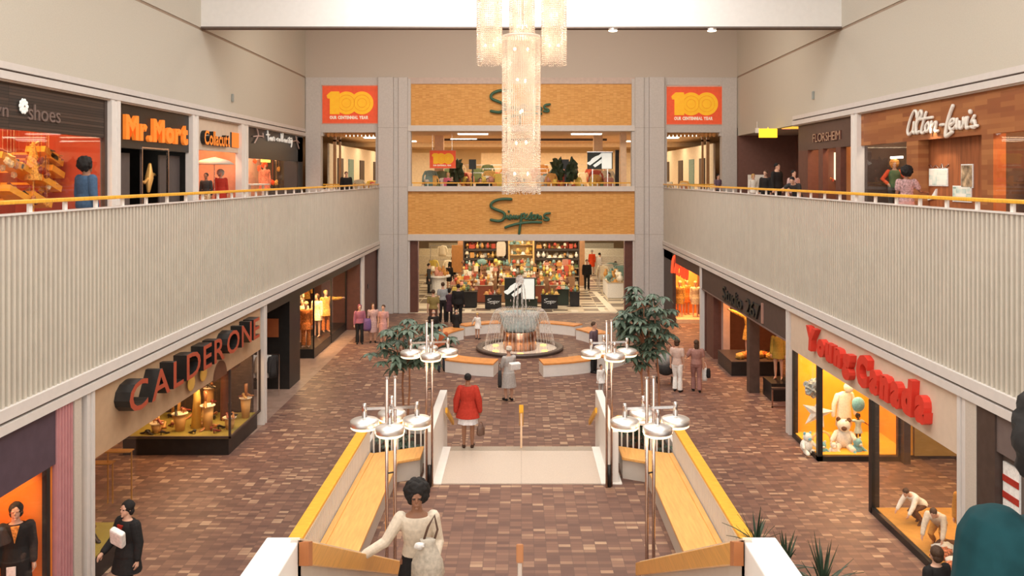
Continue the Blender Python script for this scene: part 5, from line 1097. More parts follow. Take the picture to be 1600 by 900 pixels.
for k in range(26):
    c = PX(rnd.uniform(2, 78), rnd.uniform(240, 318), rnd.uniform(-12.6, -11.9)); item('ornament', 'small glinting ornament among the shoes in the red shop', 'ornament', MB().ell(c, .07, .07, .09, 8, 6, .5, k).cyl(c, (c[0], c[1], 8.98), .004, n=4), (GOLDC, SHM[1], LACE, SHM[2])[k % 4], 'ornaments in the red shoe shop')
item('tree_decoration', 'golden cone shaped decoration in the red shoe shop', 'decoration', MB().lathe([(.2, -.5), (.13, 0), (.03, .45)], PX(52, 250, -12.2), 14).cyl(PX(52, 250, -12.2) + Vector((0, 0, -1.4)), PX(52, 250, -12.2) + Vector((0, 0, -.4)), .02), GOLDC)
shoplight(-12.4, 19, 8.9, 210, (1, .55, .25), 1.6, 5); shoplight(-12.4, 12, 8.9, 100, (1, .55, .25), 1.6, 4)
item('strip_light', 'short white strip light glowing in the red shoe shop', 'light', MB().obox(PX(93, 214, -12.9), (.1, .9, .06)).cyl(PX(93, 214, -12.9), (PX(93, 214, -12.9).x, PX(93, 214, -12.9).y, 8.95), .01, n=4), emat('strip_white', (1, .9, .75), 5))
c = PX(164, 247, -12.9); item('strip_light', 'vertical white lamp on the red wall right of the man in blue', 'light', MB().obox(c, (.06, .1, .55)), MATS['strip_white'])
# man in blue
person('man in blue shirt with dark curly hair seen from behind at the shoe shop', (P(135, 0, 15.6).x, 15.6, ZU), R(150), 1.78, SKIN_D, ('afro', HAIRB), dict(m=cloth('blue', (.06, .11, .19)), sleeve='long', hem=.48, g=.02), dict(m=cloth('navy', (.04, .045, .06))), BK, vox=.010, stout=1.15)
# Mr.Mort
sbox('wall_mort_front', BLACK, XL, 22.75, 7.72, XL - .2, 27.8, 9.0); sbox('wall_mort_back', BLACK, -13.6, 22.5, ZU, -13.5, 28.1, 9.0)
sbox('wall_mort_right', BLACK, XL - .05, 27.85, ZU, -13.6, 27.95, 9.0); sbox('wall_mort_near', BLACK, XL - .05, 22.4, ZU, -13.6, 22.5, 9.0); sbox('wall_peach_side', MATS.get('peach_room') or mat('peach_room', (.80, .42, .28), .7), XL - .05, 33.0, ZU, -13, 33.1, 9.0)
sbox('wall_mort_left', BLACK, XL, 22.75, ZU, XL - .3, 22.95, 7.72)
t = thing('shop_sign', 'bold orange lettering on a black fascia above a black doorway', 'sign', (XL, 25.4, 8.3)); OG = mat('sign_orange', (.95, .25, .03), .5, emis=(1, .25, .03), est=.35)
lettering('Mr.Mort', (XL, 23.15, 8.0), (0, 1, 0), (0, 0, 1), 4.3, .66, .10, (OG, OG), t, offset=.045, gap=.09)
GREYD = mat('mort_grey', (.10, .08, .075), .5)
for a, b in ((22.95, 24.2), (26.2, 27.75)):
    item('side_display', 'dark framed display window %s of the black doorway' % ('left' if a < 25 else 'right'), 'window', MB().box(XL - .3, a, ZU, XL - .35, b, 7.6), GREYD)
t = thing('door_frame_trim', 'thin bronze outline around the black shop doorway', 'doorway', (XL, 25.3, ZU))
for a, b, c_, d in ((24.3, 24.34, ZU, 7.75), (26.1, 26.14, ZU, 7.75), (24.3, 26.14, 7.75, 7.79)): MB().box(XL + .02, a, c_, XL - .05, b, d).build('edge', BRONZE, t)
t = thing('golden_figure', 'golden figure with spread arms hanging in the black doorway', 'sculpture', PX(232, 278, -11.6)); c = PX(232, 278, -11.6)
MB().tube([c + Vector((0, 0, -.42)), c + Vector((0, .05, 0)), c + Vector((0, .1, .42))], [.05, .13, .05], 12, ends=True).build('body', mat('figure_gold', (.85, .48, .15), .35, .4), t, smooth=True)
MB().tube([c + Vector((0, .05, -.05)), c + Vector((0, .35, .12)), c + Vector((0, .5, .08))], [.05, .05, .03], 8, ends=True).build('arm', MATS['figure_gold'], t, smooth=True); MB().tube([c, c + Vector((0, -.3, -.15)), c + Vector((0, -.45, -.1))], [.05, .05, .03], 8, ends=True).build('arm', MATS['figure_gold'], t, smooth=True)
spot((-11.3, 25.0, 8.8), c, 70)
# Collacutt
sbox('wall_collacutt_fascia', CRE, XL, 28.3, 7.85, XL - .2, 32.7, 9.0); sbox('wall_collacutt_back', REDR, -12.9, 28.1, ZU, -12.8, 33, 9)
t = thing('shop_sign', 'smaller orange lettering with dark sides on the upper cream fascia', 'sign', (XL, 30, 8.4))
lettering('Collacutt', (XL, 28.72, 8.05), (0, 1, 0), (0, 0, 1), 2.5, .5, .16, (OG, BLACK), t, offset=.02, gap=.05)
t = thing('shop_sign', 'square orange emblem panel on the upper cream fascia', 'sign', (XL, 32.1, 8.4)); MB().box(XL, 31.8, 8.05, XL + .03, 32.6, 8.62).build('panel', [OG], t); MB().box(XL, 31.7, 8.05, XL + .028, 31.8, 8.62).build('dark_side', BLACK, t)
item('awning_light', 'yellow strip light in the red window left of the peach lit window', 'light', MB().obox(PX(342, 231, -11.9), (.1, 2.0, .12)).cyl(PX(342, 231, -11.9), (PX(342, 231, -11.9).x, PX(342, 231, -11.9).y, 8.95), .01, n=4), emat('yellow_strip', (1, .55, .08), 3))
t = thing('display_umbrella', 'pale open umbrella above the figures in the red window', 'umbrella', PX(335, 255, -11.6)); c = PX(335, 252, -11.6)
MB().lathe([(.75, -.12), (.5, .04), (.02, .16)], c, 16).build('canopy', mat('umbrella_pale', (.62, .5, .4), .7), t, smooth=True); MB().cyl(c + Vector((0, 0, -1.2)), c + Vector((0, 0, .2)), .015).build('shaft', CHROME, t)
person('figure in red coat with grey bonnet under the pale umbrella', (PX(345, 0, -11.5).x, PX(345, 0, -11.5).y, ZU), R(30), 1.7, SKIN_L, ('afro', HAIRG), dict(m=cloth('red', (.62, .045, .025)), sleeve='long', hem=.3, w=.13, g=.02, name='coat'), None, BK, cat='mannequin', name='mannequin', vox=.013)
person('dark haired figure beside the red coat under the pale umbrella', (PX(322, 0, -11.5).x, PX(322, 0, -11.5).y, ZU), R(0), 1.6, SKIN_D, ('short', HAIRB), dict(m=CHAR, sleeve='long', hem=.5), dict(m=LACE), BK, cat='mannequin', name='mannequin', vox=.013)
shoplight(-12.0, 30.3, 8.9, 150, (1, .6, .35), 1.2, 3)
# tan collanty
sbox('wall_black_fascia', BLACK, XL, 33.45, 7.68, XL - .2, YF - .05, 9.0); sbox('wall_peach_back', mat('peach_room', (.80, .42, .28), .7), -13, 33, ZU, -12.9, YF, 9); sbox('wall_black_end', BLACK, XL, 41.3, ZU, -12.9, YF - .05, 8.9)
t = thing('shop_sign', 'white handwritten script between two stick figures on a black fascia', 'sign', (XL, 37.5, 8.4)); SW = mat('sign_white', (.86, .85, .80), .5, emis=(.95, .95, .9), est=.15); k = 1 / 8.89
trace([[(1050, 220), (1056, 290), (1062, 350)], [(1035, 270), (1075, 272)], [(1098, 310), (1080, 325), (1092, 350), (1105, 320), (1110, 352)], [(1122, 350), (1124, 310), (1142, 312), (1146, 352)], [(1192, 322), (1172, 338), (1190, 356)], [(1205, 335), (1222, 335), (1218, 360), (1204, 352), (1205, 335)], [(1240, 360), (1238, 262)], [(1256, 366), (1262, 255)], [(1290, 335), (1272, 355), (1285, 372), (1298, 345), (1300, 375)], [(1312, 376), (1315, 345), (1330, 350), (1334, 380)], [(1352, 385), (1350, 310)], [(1335, 322), (1385, 322)], [(1365, 350), (1370, 385), (1388, 345)], [(1390, 345), (1385, 400), (1378, 440)]], .036, SW, t, X=XL + .05, k=k, ox=300, oy=180)
trace([[(900, 180), (915, 240), (918, 290), (870, 385)], [(855, 295), (918, 290), (985, 295)], [(985, 255), (990, 310)], [(1440, 295), (1455, 360), (1485, 465)], [(1395, 365), (1455, 355), (1490, 385)]], .03, mat('sign_rosy', (.55, .40, .36), .5), t, X=XL + .05, k=k, ox=300, oy=180, name='figure_stroke')
pane('shop_window', 'glass front of the peach lit shop under the white script', XL - .02, 33.5, ZU, XL - .03, 41.3, 7.68)
person('mannequin in red and white clothes in the peach lit window', (-11.9, 38.6, ZU + .3), R(40), 1.8, SKIN_L, ('afro', cloth('brightred', (.8, .08, .02))), dict(m=cloth('redwhite', (.75, .18, .10), .6), sleeve='long', hem=.28, w=.16, g=.02, name='dress'), None, None, cat='mannequin', name='mannequin', vox=.016, face=False)
person('mannequin in dark shirt at the left of the peach lit window', (-11.9, 35.4, ZU + .3), R(30), 1.7, SKIN_L, ('short', HAIRB), dict(m=CHAR, sleeve='long', hem=.5), dict(m=BRT), None, cat='mannequin', name='mannequin', vox=.016, face=False)
item('yellow_board', 'yellow board hanging in the peach lit window', 'board', MB().obox(PX(415, 246, -11.9), (.06, 1.3, .45)).cyl(PX(415, 246, -11.9), (PX(415, 246, -11.9).x, PX(415, 246, -11.9).y, 8.95), .01, n=4), MATS['yellow_strip'])
item('white_table', 'white arched table in the peach lit window', 'table', MB().box(-11.8, 35.9, ZU, -11.7, 36.0, ZU + 1.1).box(-11.8, 37.8, ZU, -11.7, 37.9, ZU + 1.1).box(-12.1, 35.8, ZU + 1.1, -11.5, 38.0, ZU + 1.16), WH)
for k in range(16):
    c = PX(rnd.uniform(393, 462), rnd.uniform(240, 288), rnd.uniform(-12.4, -11.6)); item('window_ornament', 'small bright bauble or garment piece in the peach lit window', 'ornament', MB().ell(c, .09, .09, .12, 8, 6, .6, k).cyl(c, (c[0], c[1], 8.98), .004, n=4), (GOLDC, LACE, cloth('brightred', (.8, .08, .02)), CHAR)[k % 4], 'ornaments of the peach lit window')
shoplight(-12.0, 37.3, 8.85, 260, (1, .72, .5), 1.4, 5)
# =========================================================== UPPER RIGHT
XR = W2 + .12
PLANK = cellmat('warm_plank_fascia', 1.1, .12, [(0, (.27, .088, .034)), (.5, (.34, .125, .045)), (1, (.43, .18, .065))], bondhalf=True, ax='YZ', rough=.45)
WOODI = mat('plank_interior', (.32, .10, .035), .5, var=.3, scale=3, stretch=(3, 3, .3))
sbox('wall_plank_fascia', PLANK, XR, 8, 7.93, XR + .2, 27.15, 9.0)
for a, b in ((23.25, 23.95), (19.55, 20.05)): sbox('column_plank', PLANK, XR, a, ZU, XR + .3, b, 7.93)
sbox('wall_alton_far', mat('dark_room', (.07, .04, .03), .6), XR + .1, 27.2, ZU, 13.4, 27.3, 9); sbox('wall_alton_back', mat('dark_room', (.07, .04, .03), .6), 13.4, 23.6, ZU, 13.5, 27.3, 9); sbox('wall_alton_recess', WOODI, 11.4, 19.9, ZU, 11.5, 23.6, 9); sbox('wall_alton_orange', mat('orange_room', (.55, .16, .04), .6), 13.4, 8, ZU, 13.5, 19.7, 9); sbox('wall_alton_div', DARKB, XR + .1, 19.6, ZU, 13.4, 19.7, 9); sbox('wall_alton_div_far', WOODI, XR + .1, 23.6, ZU, 13.4, 23.7, 9)
t = thing('shop_sign', 'cream white handwritten script on the wooden plank fascia', 'sign', (XR, 22, 8.4)); SW2 = mat('sign_cream_white', (.85, .80, .72), .5); k = 135 / 1600
trace([[(325, 330), (325, 240), (280, 220), (215, 350), (160, 560), (170, 655), (210, 640), (262, 560), (275, 430)], [(262, 600), (280, 635), (300, 600)], [(310, 600), (330, 440), (420, 300), (410, 215), (370, 260), (320, 450), (325, 630), (370, 600)],
       [(500, 245), (440, 460), (410, 600), (440, 630), (480, 590)], [(380, 375), (620, 335)], [(540, 430), (490, 500), (500, 600), (545, 570), (560, 480), (540, 440)], [(600, 420), (590, 610)], [(595, 520), (670, 430), (690, 440), (665, 560), (680, 600), (720, 585)],
       [(765, 478), (830, 470)], [(1.2, (995, 125), (930, 300), (880, 500), (860, 680), (910, 665), (985, 605))][0], [(950, 480), (1020, 430), (1030, 380), (980, 375), (935, 470), (950, 560), (1010, 545), (1060, 480)],
       [(1075, 370), (1070, 550), (1120, 470), (1125, 390), (1130, 545), (1190, 480), (1190, 350)], [(1200, 360), (1210, 470), (1240, 345)], [(1270, 340), (1240, 530), (1280, 520)], [(1.3, (1318, 225), (1322, 240))][0], [(1395, 310), (1330, 440), (1400, 400), (1400, 520), (1330, 510)], [(1340, 515), (1450, 490)]], .045, SW2, t, X=XR - .05, k=k, ox=1405, oy=155)
pane('shop_window', 'glass window of the wooden shop left of the recess', XR + .03, 23.95, ZU, XR + .04, 27.1, 7.93); pane('shop_window', 'glass window of the wooden shop at the right edge', XR + .03, 12, ZU, XR + .04, 19.5, 7.93)
person('mannequin with curly golden hair in green vest and red sleeves', (12.0, 27.3 * .98, ZU + .2), R(-20), 1.78, SKIN_L, ('afro', mat('golden_wig', (.8, .35, .08), .6)), dict(m=cloth('green', (.07, .14, .07)), sleeve=None, hem=.5, g=.014, name='vest'), dict(m=CHAR), None, cat='mannequin', name='mannequin', vox=.012,
       armL=((.6, 0, -.8), (-.4, -.5, -.4)), armR=((.6, 0, -.8), (-.4, -.5, -.4)), extra=lambda t, X, HP, U, J, S: [MB().tube([X(J['a' + q][0]), X(J['a' + q][1]), X(J['a' + q][2])], [.045 * S, .04 * S, .03 * S], 12, ends=True).build('sleeve', cloth('redsleeve', (.6, .08, .03)), t, local=True, smooth=True) for q in 'LR'])
person('woman in striped top over pale sleeves looking at the wooden shop', (P(1423, 0, 19.8).x - .1, 19.8, ZU), R(165), 1.68, SKIN_D, ('afro', HAIRB), dict(m=cloth('pinkstripe', (.48, .30, .30), .5), sleeve='short', hem=.5, g=.014), dict(m=PINK, kind='skirt', hem=.3), BK, vox=.010, armR=((.5, -.1, -.8), (.5, -.6, -.1)))
def picture(label, px, py, w, h, m, X=11.36):
    c = PX(px, py, X); t = thing('framed_picture', label, 'picture', c); MB().box(c.x, c.y - w / 2, c.z - h / 2, c.x + .03, c.y + w / 2, c.z + h / 2).build('print', m, t); MB().box(c.x + .01, c.y - w / 2 - .03, c.z - h / 2 - .03, c.x + .035, c.y + w / 2 + .03, c.z + h / 2 + .03).build('mount', WH, t)
LANDS = cellmat('landscape_print', .25, .12, [(0, (.30, .42, .36)), (.3, (.6, .72, .66)), (.6, (.85, .84, .74)), (1, (.9, .88, .8))], ax='YZ', big=2, bigscale=3)
picture('wide pale landscape picture on the wood wall, upper left', 1465, 277, .95, .42, LANDS); picture('small picture with red flower on the wood wall', 1510, 275, .5, .55, mat('flower_print', (.42, .30, .18), .6, var=.7, scale=6)); picture('wide pale landscape picture, lower one on the wood wall', 1502, 303, .85, .36, LANDS)
item('dove_ornament', 'white folded bird ornament below the wide picture', 'ornament', MB().ext([PX(1445, 297, 11.35), PX(1452, 312, 11.35), PX(1462, 295, 11.35), PX(1461, 310, 11.35), PX(1449, 313, 11.35)], (.05, 0, 0)), WH)
t = thing('small_sign', 'thin bronze wire script over the pictures', 'sign', PX(1465, 261, 12.1)); trace([[(1448, 262), (1453, 257), (1457, 262), (1462, 258), (1466, 262)], [(1468, 263), (1472, 256), (1474, 263), (1482, 257)]], .015, BRONZE, t, X=11.38)
person('mannequin in cream coat at the right edge of the wooden shop', (12.0, 19.55 * .98, ZU + .1), R(-50), 1.8, SKIN_L, ('short', HAIRY), dict(m=cloth('creamcoat', (.75, .5, .3)), sleeve='long', hem=.35, w=.13, g=.02, name='coat'), dict(m=CHAR), None, cat='mannequin', name='mannequin', vox=.012)
t = thing('spotlight', 'silver track spotlight in the window at the right edge', 'light', PX(1557, 232, 11.9)); c = PX(1555, 232, 11.9)
MB().cyl(c + Vector((0, .2, .18)), c + Vector((0, -.05, -.05)), .05, .09).build('housing', CHROME, t, smooth=True); MB().ell(c + Vector((0, -.06, -.06)), .07, .04, .06).build('bulb', MATS['strip_white'], t); MB().cyl(c + Vector((0, .2, .18)), c + Vector((0, .2, .9)), .012).build('rod', CHROME, t)
item('strip_light', 'small white strip lamp in the dark window left of the recess', 'light', MB().obox(PX(1401, 246, 12.0), (.1, .7, .07)), MATS['strip_white'])
for x, y, p, c in ((12.2, 25.8, 55, (1, .8, .6)), (12.4, 17.5, 230, (1, .5, .2))): shoplight(x, y, 8.8, p, c, 1, 2.4)
spot((10.6, 22.3, 8.6), PX(1480, 290, 11.4), 120, (1, .88, .7), 60)
# Florsheim
FLF = mat('brown_upper_fascia', (.11, .065, .05), .6, var=.06)
sbox('wall_florsheim', FLF, XR, 27.75, 7.95, XR + .2, 33.3, 8.99); sbox('wall_florsheim_pier', REDB, XR, 32.2, ZU, XR + .6, 33.3, 7.95); sbox('wall_florsheim_back', mat('amber_room', (.45, .22, .10), .6), 12.6, 27.6, ZU, 12.7, 33.3, 9.0)
for y in (28.9, 30.6): sbox('column_florsheim', REDB, XR, y, ZU, XR + .2, y + .45, 7.95)
t = thing('shop_sign', 'small bronze capital letters on the brown upper fascia', 'sign', (XR, 30, 8.4)); lettering('FLORSHEIM', (XR, 31.5, 8.22), (0, -1, 0), (0, 0, 1), 2.7, .33, .06, (mat('sign_bronze', (.42, .26, .17), .4), REDB), t, gap=.06)
item('lit_picture', 'bright cream lit panel inside the brown shoe shop', 'panel', MB().obox(PX(1302, 260, 12.5), (.05, 1.0, 1.1)), emat('lit_cream', (1, .85, .6), 1.4))
for k in range(14):
    c = PX(rnd.uniform(1262, 1325), rnd.uniform(268, 300), rnd.uniform(11.6, 12.4)); put_shoe(c, k, 'shoe displayed in the brown upper shoe shop', 'shoes in the brown upper shop')
shoplight(12.0, 30, 8.8, 150, (1, .6, .3), .8, 3)
# recess beyond
sbox('wall_recess_brown', mat('recess_brown', (.20, .095, .075), .7, var=.06), 13.9, 33.3, ZU, 14.0, YF, 9.4); sbox('wall_recess_end', MATS['recess_brown'], W2, YF - .15, ZU, 14, YF - .05, 9.4); sbox('wall_recess_near', MATS['recess_brown'], XR + .3, 33.2, ZU, 14, 33.35, 9.4)
item('ceiling_panel', 'amber glowing ceiling strip over the brown recess', 'ceiling light', MB().box(11.2, 33.5, 8.98, 13.8, 35.8, 9.02), emat('amber_panel', (1, .55, .06), 1.2)); sbox('ceiling_recess', WALL2, 11.2, 33.4, 9.02, 14, YF, 9.3)
item('hanging_sign', 'blank yellow lit box sign hanging in the brown recess', 'sign', MB().obox(P(1200, 208, 35.5), (.75, .14, .38)).cyl(P(1200, 208, 35.5), P(1200, 208, 35.5) + Vector((0, 0, .25)), .02), emat('yellow_lit', (1, .62, .03), 1.6)); item('hanging_sign', 'small rose coloured lit sign above the yellow box sign', 'sign', MB().obox(P(1229, 199, 35.6), (.3, .1, .16)).cyl(P(1229, 199, 35.6), P(1229, 199, 35.6) + Vector((0, 0, .3)), .01), emat('rose_lit', (1, .3, .2), .9)); item('camera_box', 'small white fitting hanging left of the yellow sign', 'fitting', MB().obox(P(1183, 204, 37), (.14, .14, .22)).cyl(P(1183, 204, 37), P(1183, 204, 37) + Vector((0, 0, .4)), .015), WH)
item('notice_board', 'white board behind the child by the upper right rail', 'board', MB().obox(P(1181, 288, 39.0), (.75, .05, .9)), WH)
def up(label, px, Y, H, rz, top, bot, hair, skin=None, **k):
    return person(label, (P(px, 0, Y).x, Y, ZU), rz, H, skin, hair, top, bot, BK, vox=k.pop('vox', .013), **k)
up('person in white in front of the white board, upper right', 1177, 38.0, 1.6, R(10), dict(m=WH, sleeve='long', hem=.45), dict(m=WH), ('bob', HAIRY))
up('man in black suit, left of the pair at the upper right rail', 1196, 33.6, 1.72, R(-40), dict(m=BK, sleeve='long', hem=.46, g=.016, name='jacket'), dict(m=BK), ('short', HAIRBR))
up('large man in black suit, right of the pair at the upper rail', 1214, 33.0, 2.0, R(40), dict(m=BK, sleeve='long', hem=.46, g=.02, name='jacket'), dict(m=BK), ('short', HAIRB), stout=1.3)
up('woman with pink floral top near the upper right rail', 1240, 30.5, 1.7, R(20), dict(m=FLORAL, sleeve='short', hem=.5, g=.012), dict(m=BRT), ('short', HAIRB), stout=1.15)
up('dark haired person leaning over the upper right rail in black and white', 1246, 27.5, 1.62, R(-40), dict(m=CHAR, sleeve='short', hem=.5, g=.012), dict(m=BK), ('short', HAIRB), lean=R(40), armR=((.6, -.6, -.5), (.6, -.7, -.2)))
up('person in purple shirt by the small window bay at right', 1122, 41.5, 1.6, R(30), dict(m=cloth('greypurple2', (.20, .13, .18)), sleeve='short', hem=.5), dict(m=BK), ('short', HAIRB))
up('person in black at the left window bay rail', 541, 41.5, 1.72, R(20), dict(m=BK, sleeve='long', hem=.4, g=.03), dict(m=BK), ('short', HAIRBR), stout=1.25)
# ================================================================ DEPARTMENT STORE (behind the facade)
CHK = cellmat('checker_floor', .8, .42, [(0, (.10, .07, .055)), (.38, (.14, .10, .08)), (.45, (.62, .52, .38)), (1, (.80, .70, .55))], big=.1, joint=((.60, .50, .36), .05), rough=.3)
CHK2 = None
sbox('floor_store', CHK, -13, YF + .1, -.1, 13, 78, .02)
for x, w in ((-2.75, .35), (2.75, .35)):
    sbox('trim_floor_strip', mat('floor_cream', (.82, .74, .60), .35), x - w / 2, YF + .12, .02, x + w / 2, YF + .9, .026)
struct(MB().prism([(4.0, 44), (4.35, 44), (4.35, 43), (4.45, 42.5), (4.05, 42.5)], .02, .026).build('trim_floor_strip', MATS['floor_cream'])); struct(MB().prism([(4.55, 42.5), (4.95, 42.5), (4.55, 50), (4.25, 50)], .02, .027).build('trim_floor_strip', MATS['floor_cream']))
sbox('ceiling_store_lower', mat('store_ceiling', (.75, .68, .56), .8), -13, YF + .5, 4.3, 13, 78, 4.5)
sbox('wall_store_back_lower', mat('store_back', (.72, .52, .34), .8, var=.1, scale=1), -13, 78, 0, 13, 78.2, 4.4)
for s in (-1, 1):
    sbox('wall_store_side', mat('store_side', (.55, .38, .24), .8, var=.1), s * 13, YF + .4, 0, s * 13.1, 78, 9.5)
    sbox('column_entrance', REDB, s * 5.66, YF + .1, 0, s * 5.28, YF + .6, 3.7); sbox('trim_entrance_bronze', BRONZE, s * 5.28, YF + .2, 0, s * 5.24, YF + .3, 3.7)
    sbox('column_peach', mat('peach_column', (.78, .45, .25), .7), s * 3.68 - .35, 52.8, 0, s * 3.68 + .35, 53.4, 4.3)
for y in (46, 54, 64): area('store_lower_light', (0, y, 4.25), (0, 0, 0), 11, 5, 620, (1, .82, .58))
# ---- prototypes of goods: every kind in several colours
GM = [mat('goods_' + n, c, .5, var=.2, scale=15) for n, c in (('amber', (.62, .30, .08)), ('red', (.55, .09, .05)), ('cream', (.82, .70, .50)), ('green', (.16, .22, .10)), ('white', (.85, .80, .70)), ('brown', (.20, .09, .05)), ('gold', (.80, .48, .14)), ('teal', (.20, .33, .30)), ('yellow', (.78, .58, .12)), ('rose', (.62, .28, .20)))]
CN = ['amber', 'red', 'cream', 'green', 'white', 'brown', 'gold', 'teal', 'yellow', 'rose']
def g_bottle(s): return MB().lathe([(s * .22, 0), (s * .24, s * .5), (s * .1, s * .68), (s * .09, s * .85), (s * .12, s * .86), (s * .12, s)], n=10)
def g_vase(s): return MB().lathe([(s * .15, 0), (s * .32, s * .35), (s * .28, s * .6), (s * .12, s * .8), (s * .2, s)], n=12)
def g_carton(s): return MB().box(-s * .35, -s * .22, 0, s * .35, s * .22, s * .9).box(-s * .36, -s * .23, s * .7, s * .36, s * .23, s * .92)
def g_hat(s): return MB().lathe([(s * .55, 0), (s * .56, s * .05), (s * .3, s * .1), (s * .29, s * .35), (s * .15, s * .45), (s * .02, s * .46)], n=14)
def g_bag(s):
    mb = MB(); mb.loft([[(x * s * .45 * k, y * s * .18, z * s) for x, y in ((-1, -1), (1, -1), (1, 1), (-1, 1))] for z, k in ((0, .85), (.1, 1), (.55, .8))]); mb.tube([(s * .25 * math.cos(a), 0, s * (.55 + .3 * math.sin(a))) for a in [PI * i / 8 for i in range(9)]], s * .03, 5); return mb
def g_lamp(s):
    mb = MB(); mb.lathe([(s * .2, 0), (s * .05, s * .08), (s * .05, s * .6)], n=10); mb.lathe([(s * .36, s * .5), (s * .2, s)], n=14); return mb
def g_blouse(s): return garment_mb((0, 0, s * 1.0), s * .7, s * .95, 0, .1)
KINDS = {'bottle': g_bottle, 'vase': g_vase, 'carton': g_carton, 'hat': g_hat, 'handbag': g_bag, 'table_lamp': g_lamp, 'blouse': g_blouse}
PROTO = {}
def goods(kind, col, loc, s, where, group):
    k = (kind, col); s = min(s, {'hat': .36, 'vase': .5, 'bottle': .42, 'handbag': .4, 'carton': .42, 'table_lamp': .6, 'blouse': .95}[kind])
    if k not in PROTO: 
        me = KINDS[kind](1.0).build(kind, GM[col], smooth=kind not in ('carton', 'handbag')); PROTO[k] = me.data; bpy.data.objects.remove(me)
    o = bpy.data.objects.new(kind, PROTO[k]); COL.objects.link(o); o.location = loc; o.scale = (s, s, s); o.rotation_euler = (0, 0, rnd.uniform(-.6, .6))
    return tag(o, '%s %s %s' % (CN[col], kind.replace('_', ' '), where), kind.replace('_', ' '), group)
def script_small(t, c, w, m):
    # small white script S with tail on a black case front
    pts = [[(34, 8), (12, 12), (10, 20), (26, 28), (24, 38), (8, 36)], [(30, 34), (36, 26), (40, 34), (46, 26), (52, 34), (58, 26), (58, 52)], [(60, 28), (70, 26), (72, 34), (82, 26), (90, 34), (98, 26)], [(30, 46), (60, 41), (84, 40)]]
    strokes(pts, (c[0] - w / 2, c[1], c[2] + w * .25), (1, 0, 0), (0, 0, 1), w / 100, .012, m, t, depth=.012, n=5)
def counter(label, x, y, w, d, h, m=BLACK, glass=False, script=False, zb=.02):
    t = thing('display_counter', label, 'counter', (x, y, zb)); MB().box(x - w / 2, y - d / 2, zb + .03, x + w / 2, y + d / 2, h).build('body', m, t); MB().box(x - w / 2 - .03, y - d / 2 - .03, h, x + w / 2 + .03, y + d / 2 + .03, h + .04).build('top', mat('counter_top', (.55, .42, .28), .3) if m is not BLACK else BLACK, t)
    MB().box(x - w / 2 + .03, y - d / 2 + .05, zb, x + w / 2 - .03, y + d / 2 - .05, zb + .03).build('plinth', BLACK, t)
    if script: script_small(t, (x, y - d / 2 - .01, h * .62), w * .8, mat('sign_white', (.86, .85, .80)))
    return t
def fill(n, x0, x1, y0, y1, z, kinds, s0, s1, where, group, cols=range(10)):
    cols = list(cols)
    for i in range(n):
        x = x0 + (x1 - x0) * (i + .5) / n + rnd.uniform(-.04, .04); goods(rnd.choice(kinds), rnd.choice(cols), (x, (y0, y1)[i % 2] + rnd.uniform(-.02, .02), z), rnd.uniform(s0, s1), where, group)
counter('black case with white script, left of the white arrow board', -1.47, 43.7, .85, .5, .72, script=True); counter('black case with white script, right of the white arrow board', 1.48, 43.7, .85, .5, .72, script=True)
counter('low black case behind the dark suited man', -3.0, 44.2, 1.3, .6, .82); counter('small black case at the edge of the checkered aisle', 2.85, 44.6, .5, .5, .75); counter('dark green case beneath the white arrow board', 0, 44.1, 1.7, .5, .5, mat('dark_green_case', (.03, .045, .03), .5)); counter('dark green striped case left of the small black case', 2.25, 44.9, .6, .5, .9, mat('dark_green_case', (.03, .045, .03)))
for x, w, d in ((-3.0, 1.2, 'on the low black case'), (-1.47, .75, 'on the left script case'), (1.48, .75, 'on the right script case'), (2.85, .4, 'on the small aisle case'), (2.25, .5, 'on the green striped case')):
    z = {-3.0: .86, -1.47: .76, 1.48: .76, 2.85: .79, 2.25: .94}[x]; fill(int(w * 8) + 1, x - w / 2, x + w / 2, 43.65 if abs(x) < 2 else 44.4, 43.9 if abs(x) < 2 else 44.8, z, ['bottle', 'vase', 'handbag', 'hat'], .16, .34, d, 'goods ' + d)
# white arrow board
def arrow_board(label, c, w, h, stand=None):
    t = thing('logo_board', label, 'sign board', c); MB().box(c[0] - w / 2, c[1], c[2] - h / 2, c[0] + w / 2, c[1] + .06, c[2] + h / 2).build('panel', mat('board_black', (.02, .025, .02), .4), t)
    MB().box(c[0] - w / 2 - .02, c[1] - .01, c[2] + h / 2, c[0] + w / 2 + .02, c[1] + .07, c[2] + h / 2 + .03).build('frame_top', CHROME, t)
    L = mat('logo_white', (.85, .88, .84), .5, emis=(.9, 1, .93), est=.4)
    def q(pts): MB().ext([(c[0] + (a - .5) * w, c[1] - .03, c[2] + (b - .5) * h) for a, b in pts], (0, .03, 0)).build('logo_shape', L, t)
    q([(.57, .96), (.96, .96), (.96, .02), (.57, .02)]); q([(-.02, .38), (.10, .46), (.18, .62), (.32, .75), (.45, .82), (.56, .96), (.56, .74), (.36, .50), (.10, .22), (.0, .3)]); q([(.22, .22), (.56, .60), (.56, .36), (.30, .10)])
    if stand:
        for x in (-.3, .3): MB().box(c[0] + x * w - .02, c[1], stand, c[0] + x * w + .02, c[1] + .04, c[2] - h / 2).build('post', CHROME, t)
arrow_board('black board with white slanted arrow logo behind the fountain', P(812.5, 451, 43.5), 1.62, 1.12, .4)
arrow_board('black board with white slanted arrow logo in the upper window', P(937.5, 251, 44.5), 1.35, .9, ZU)
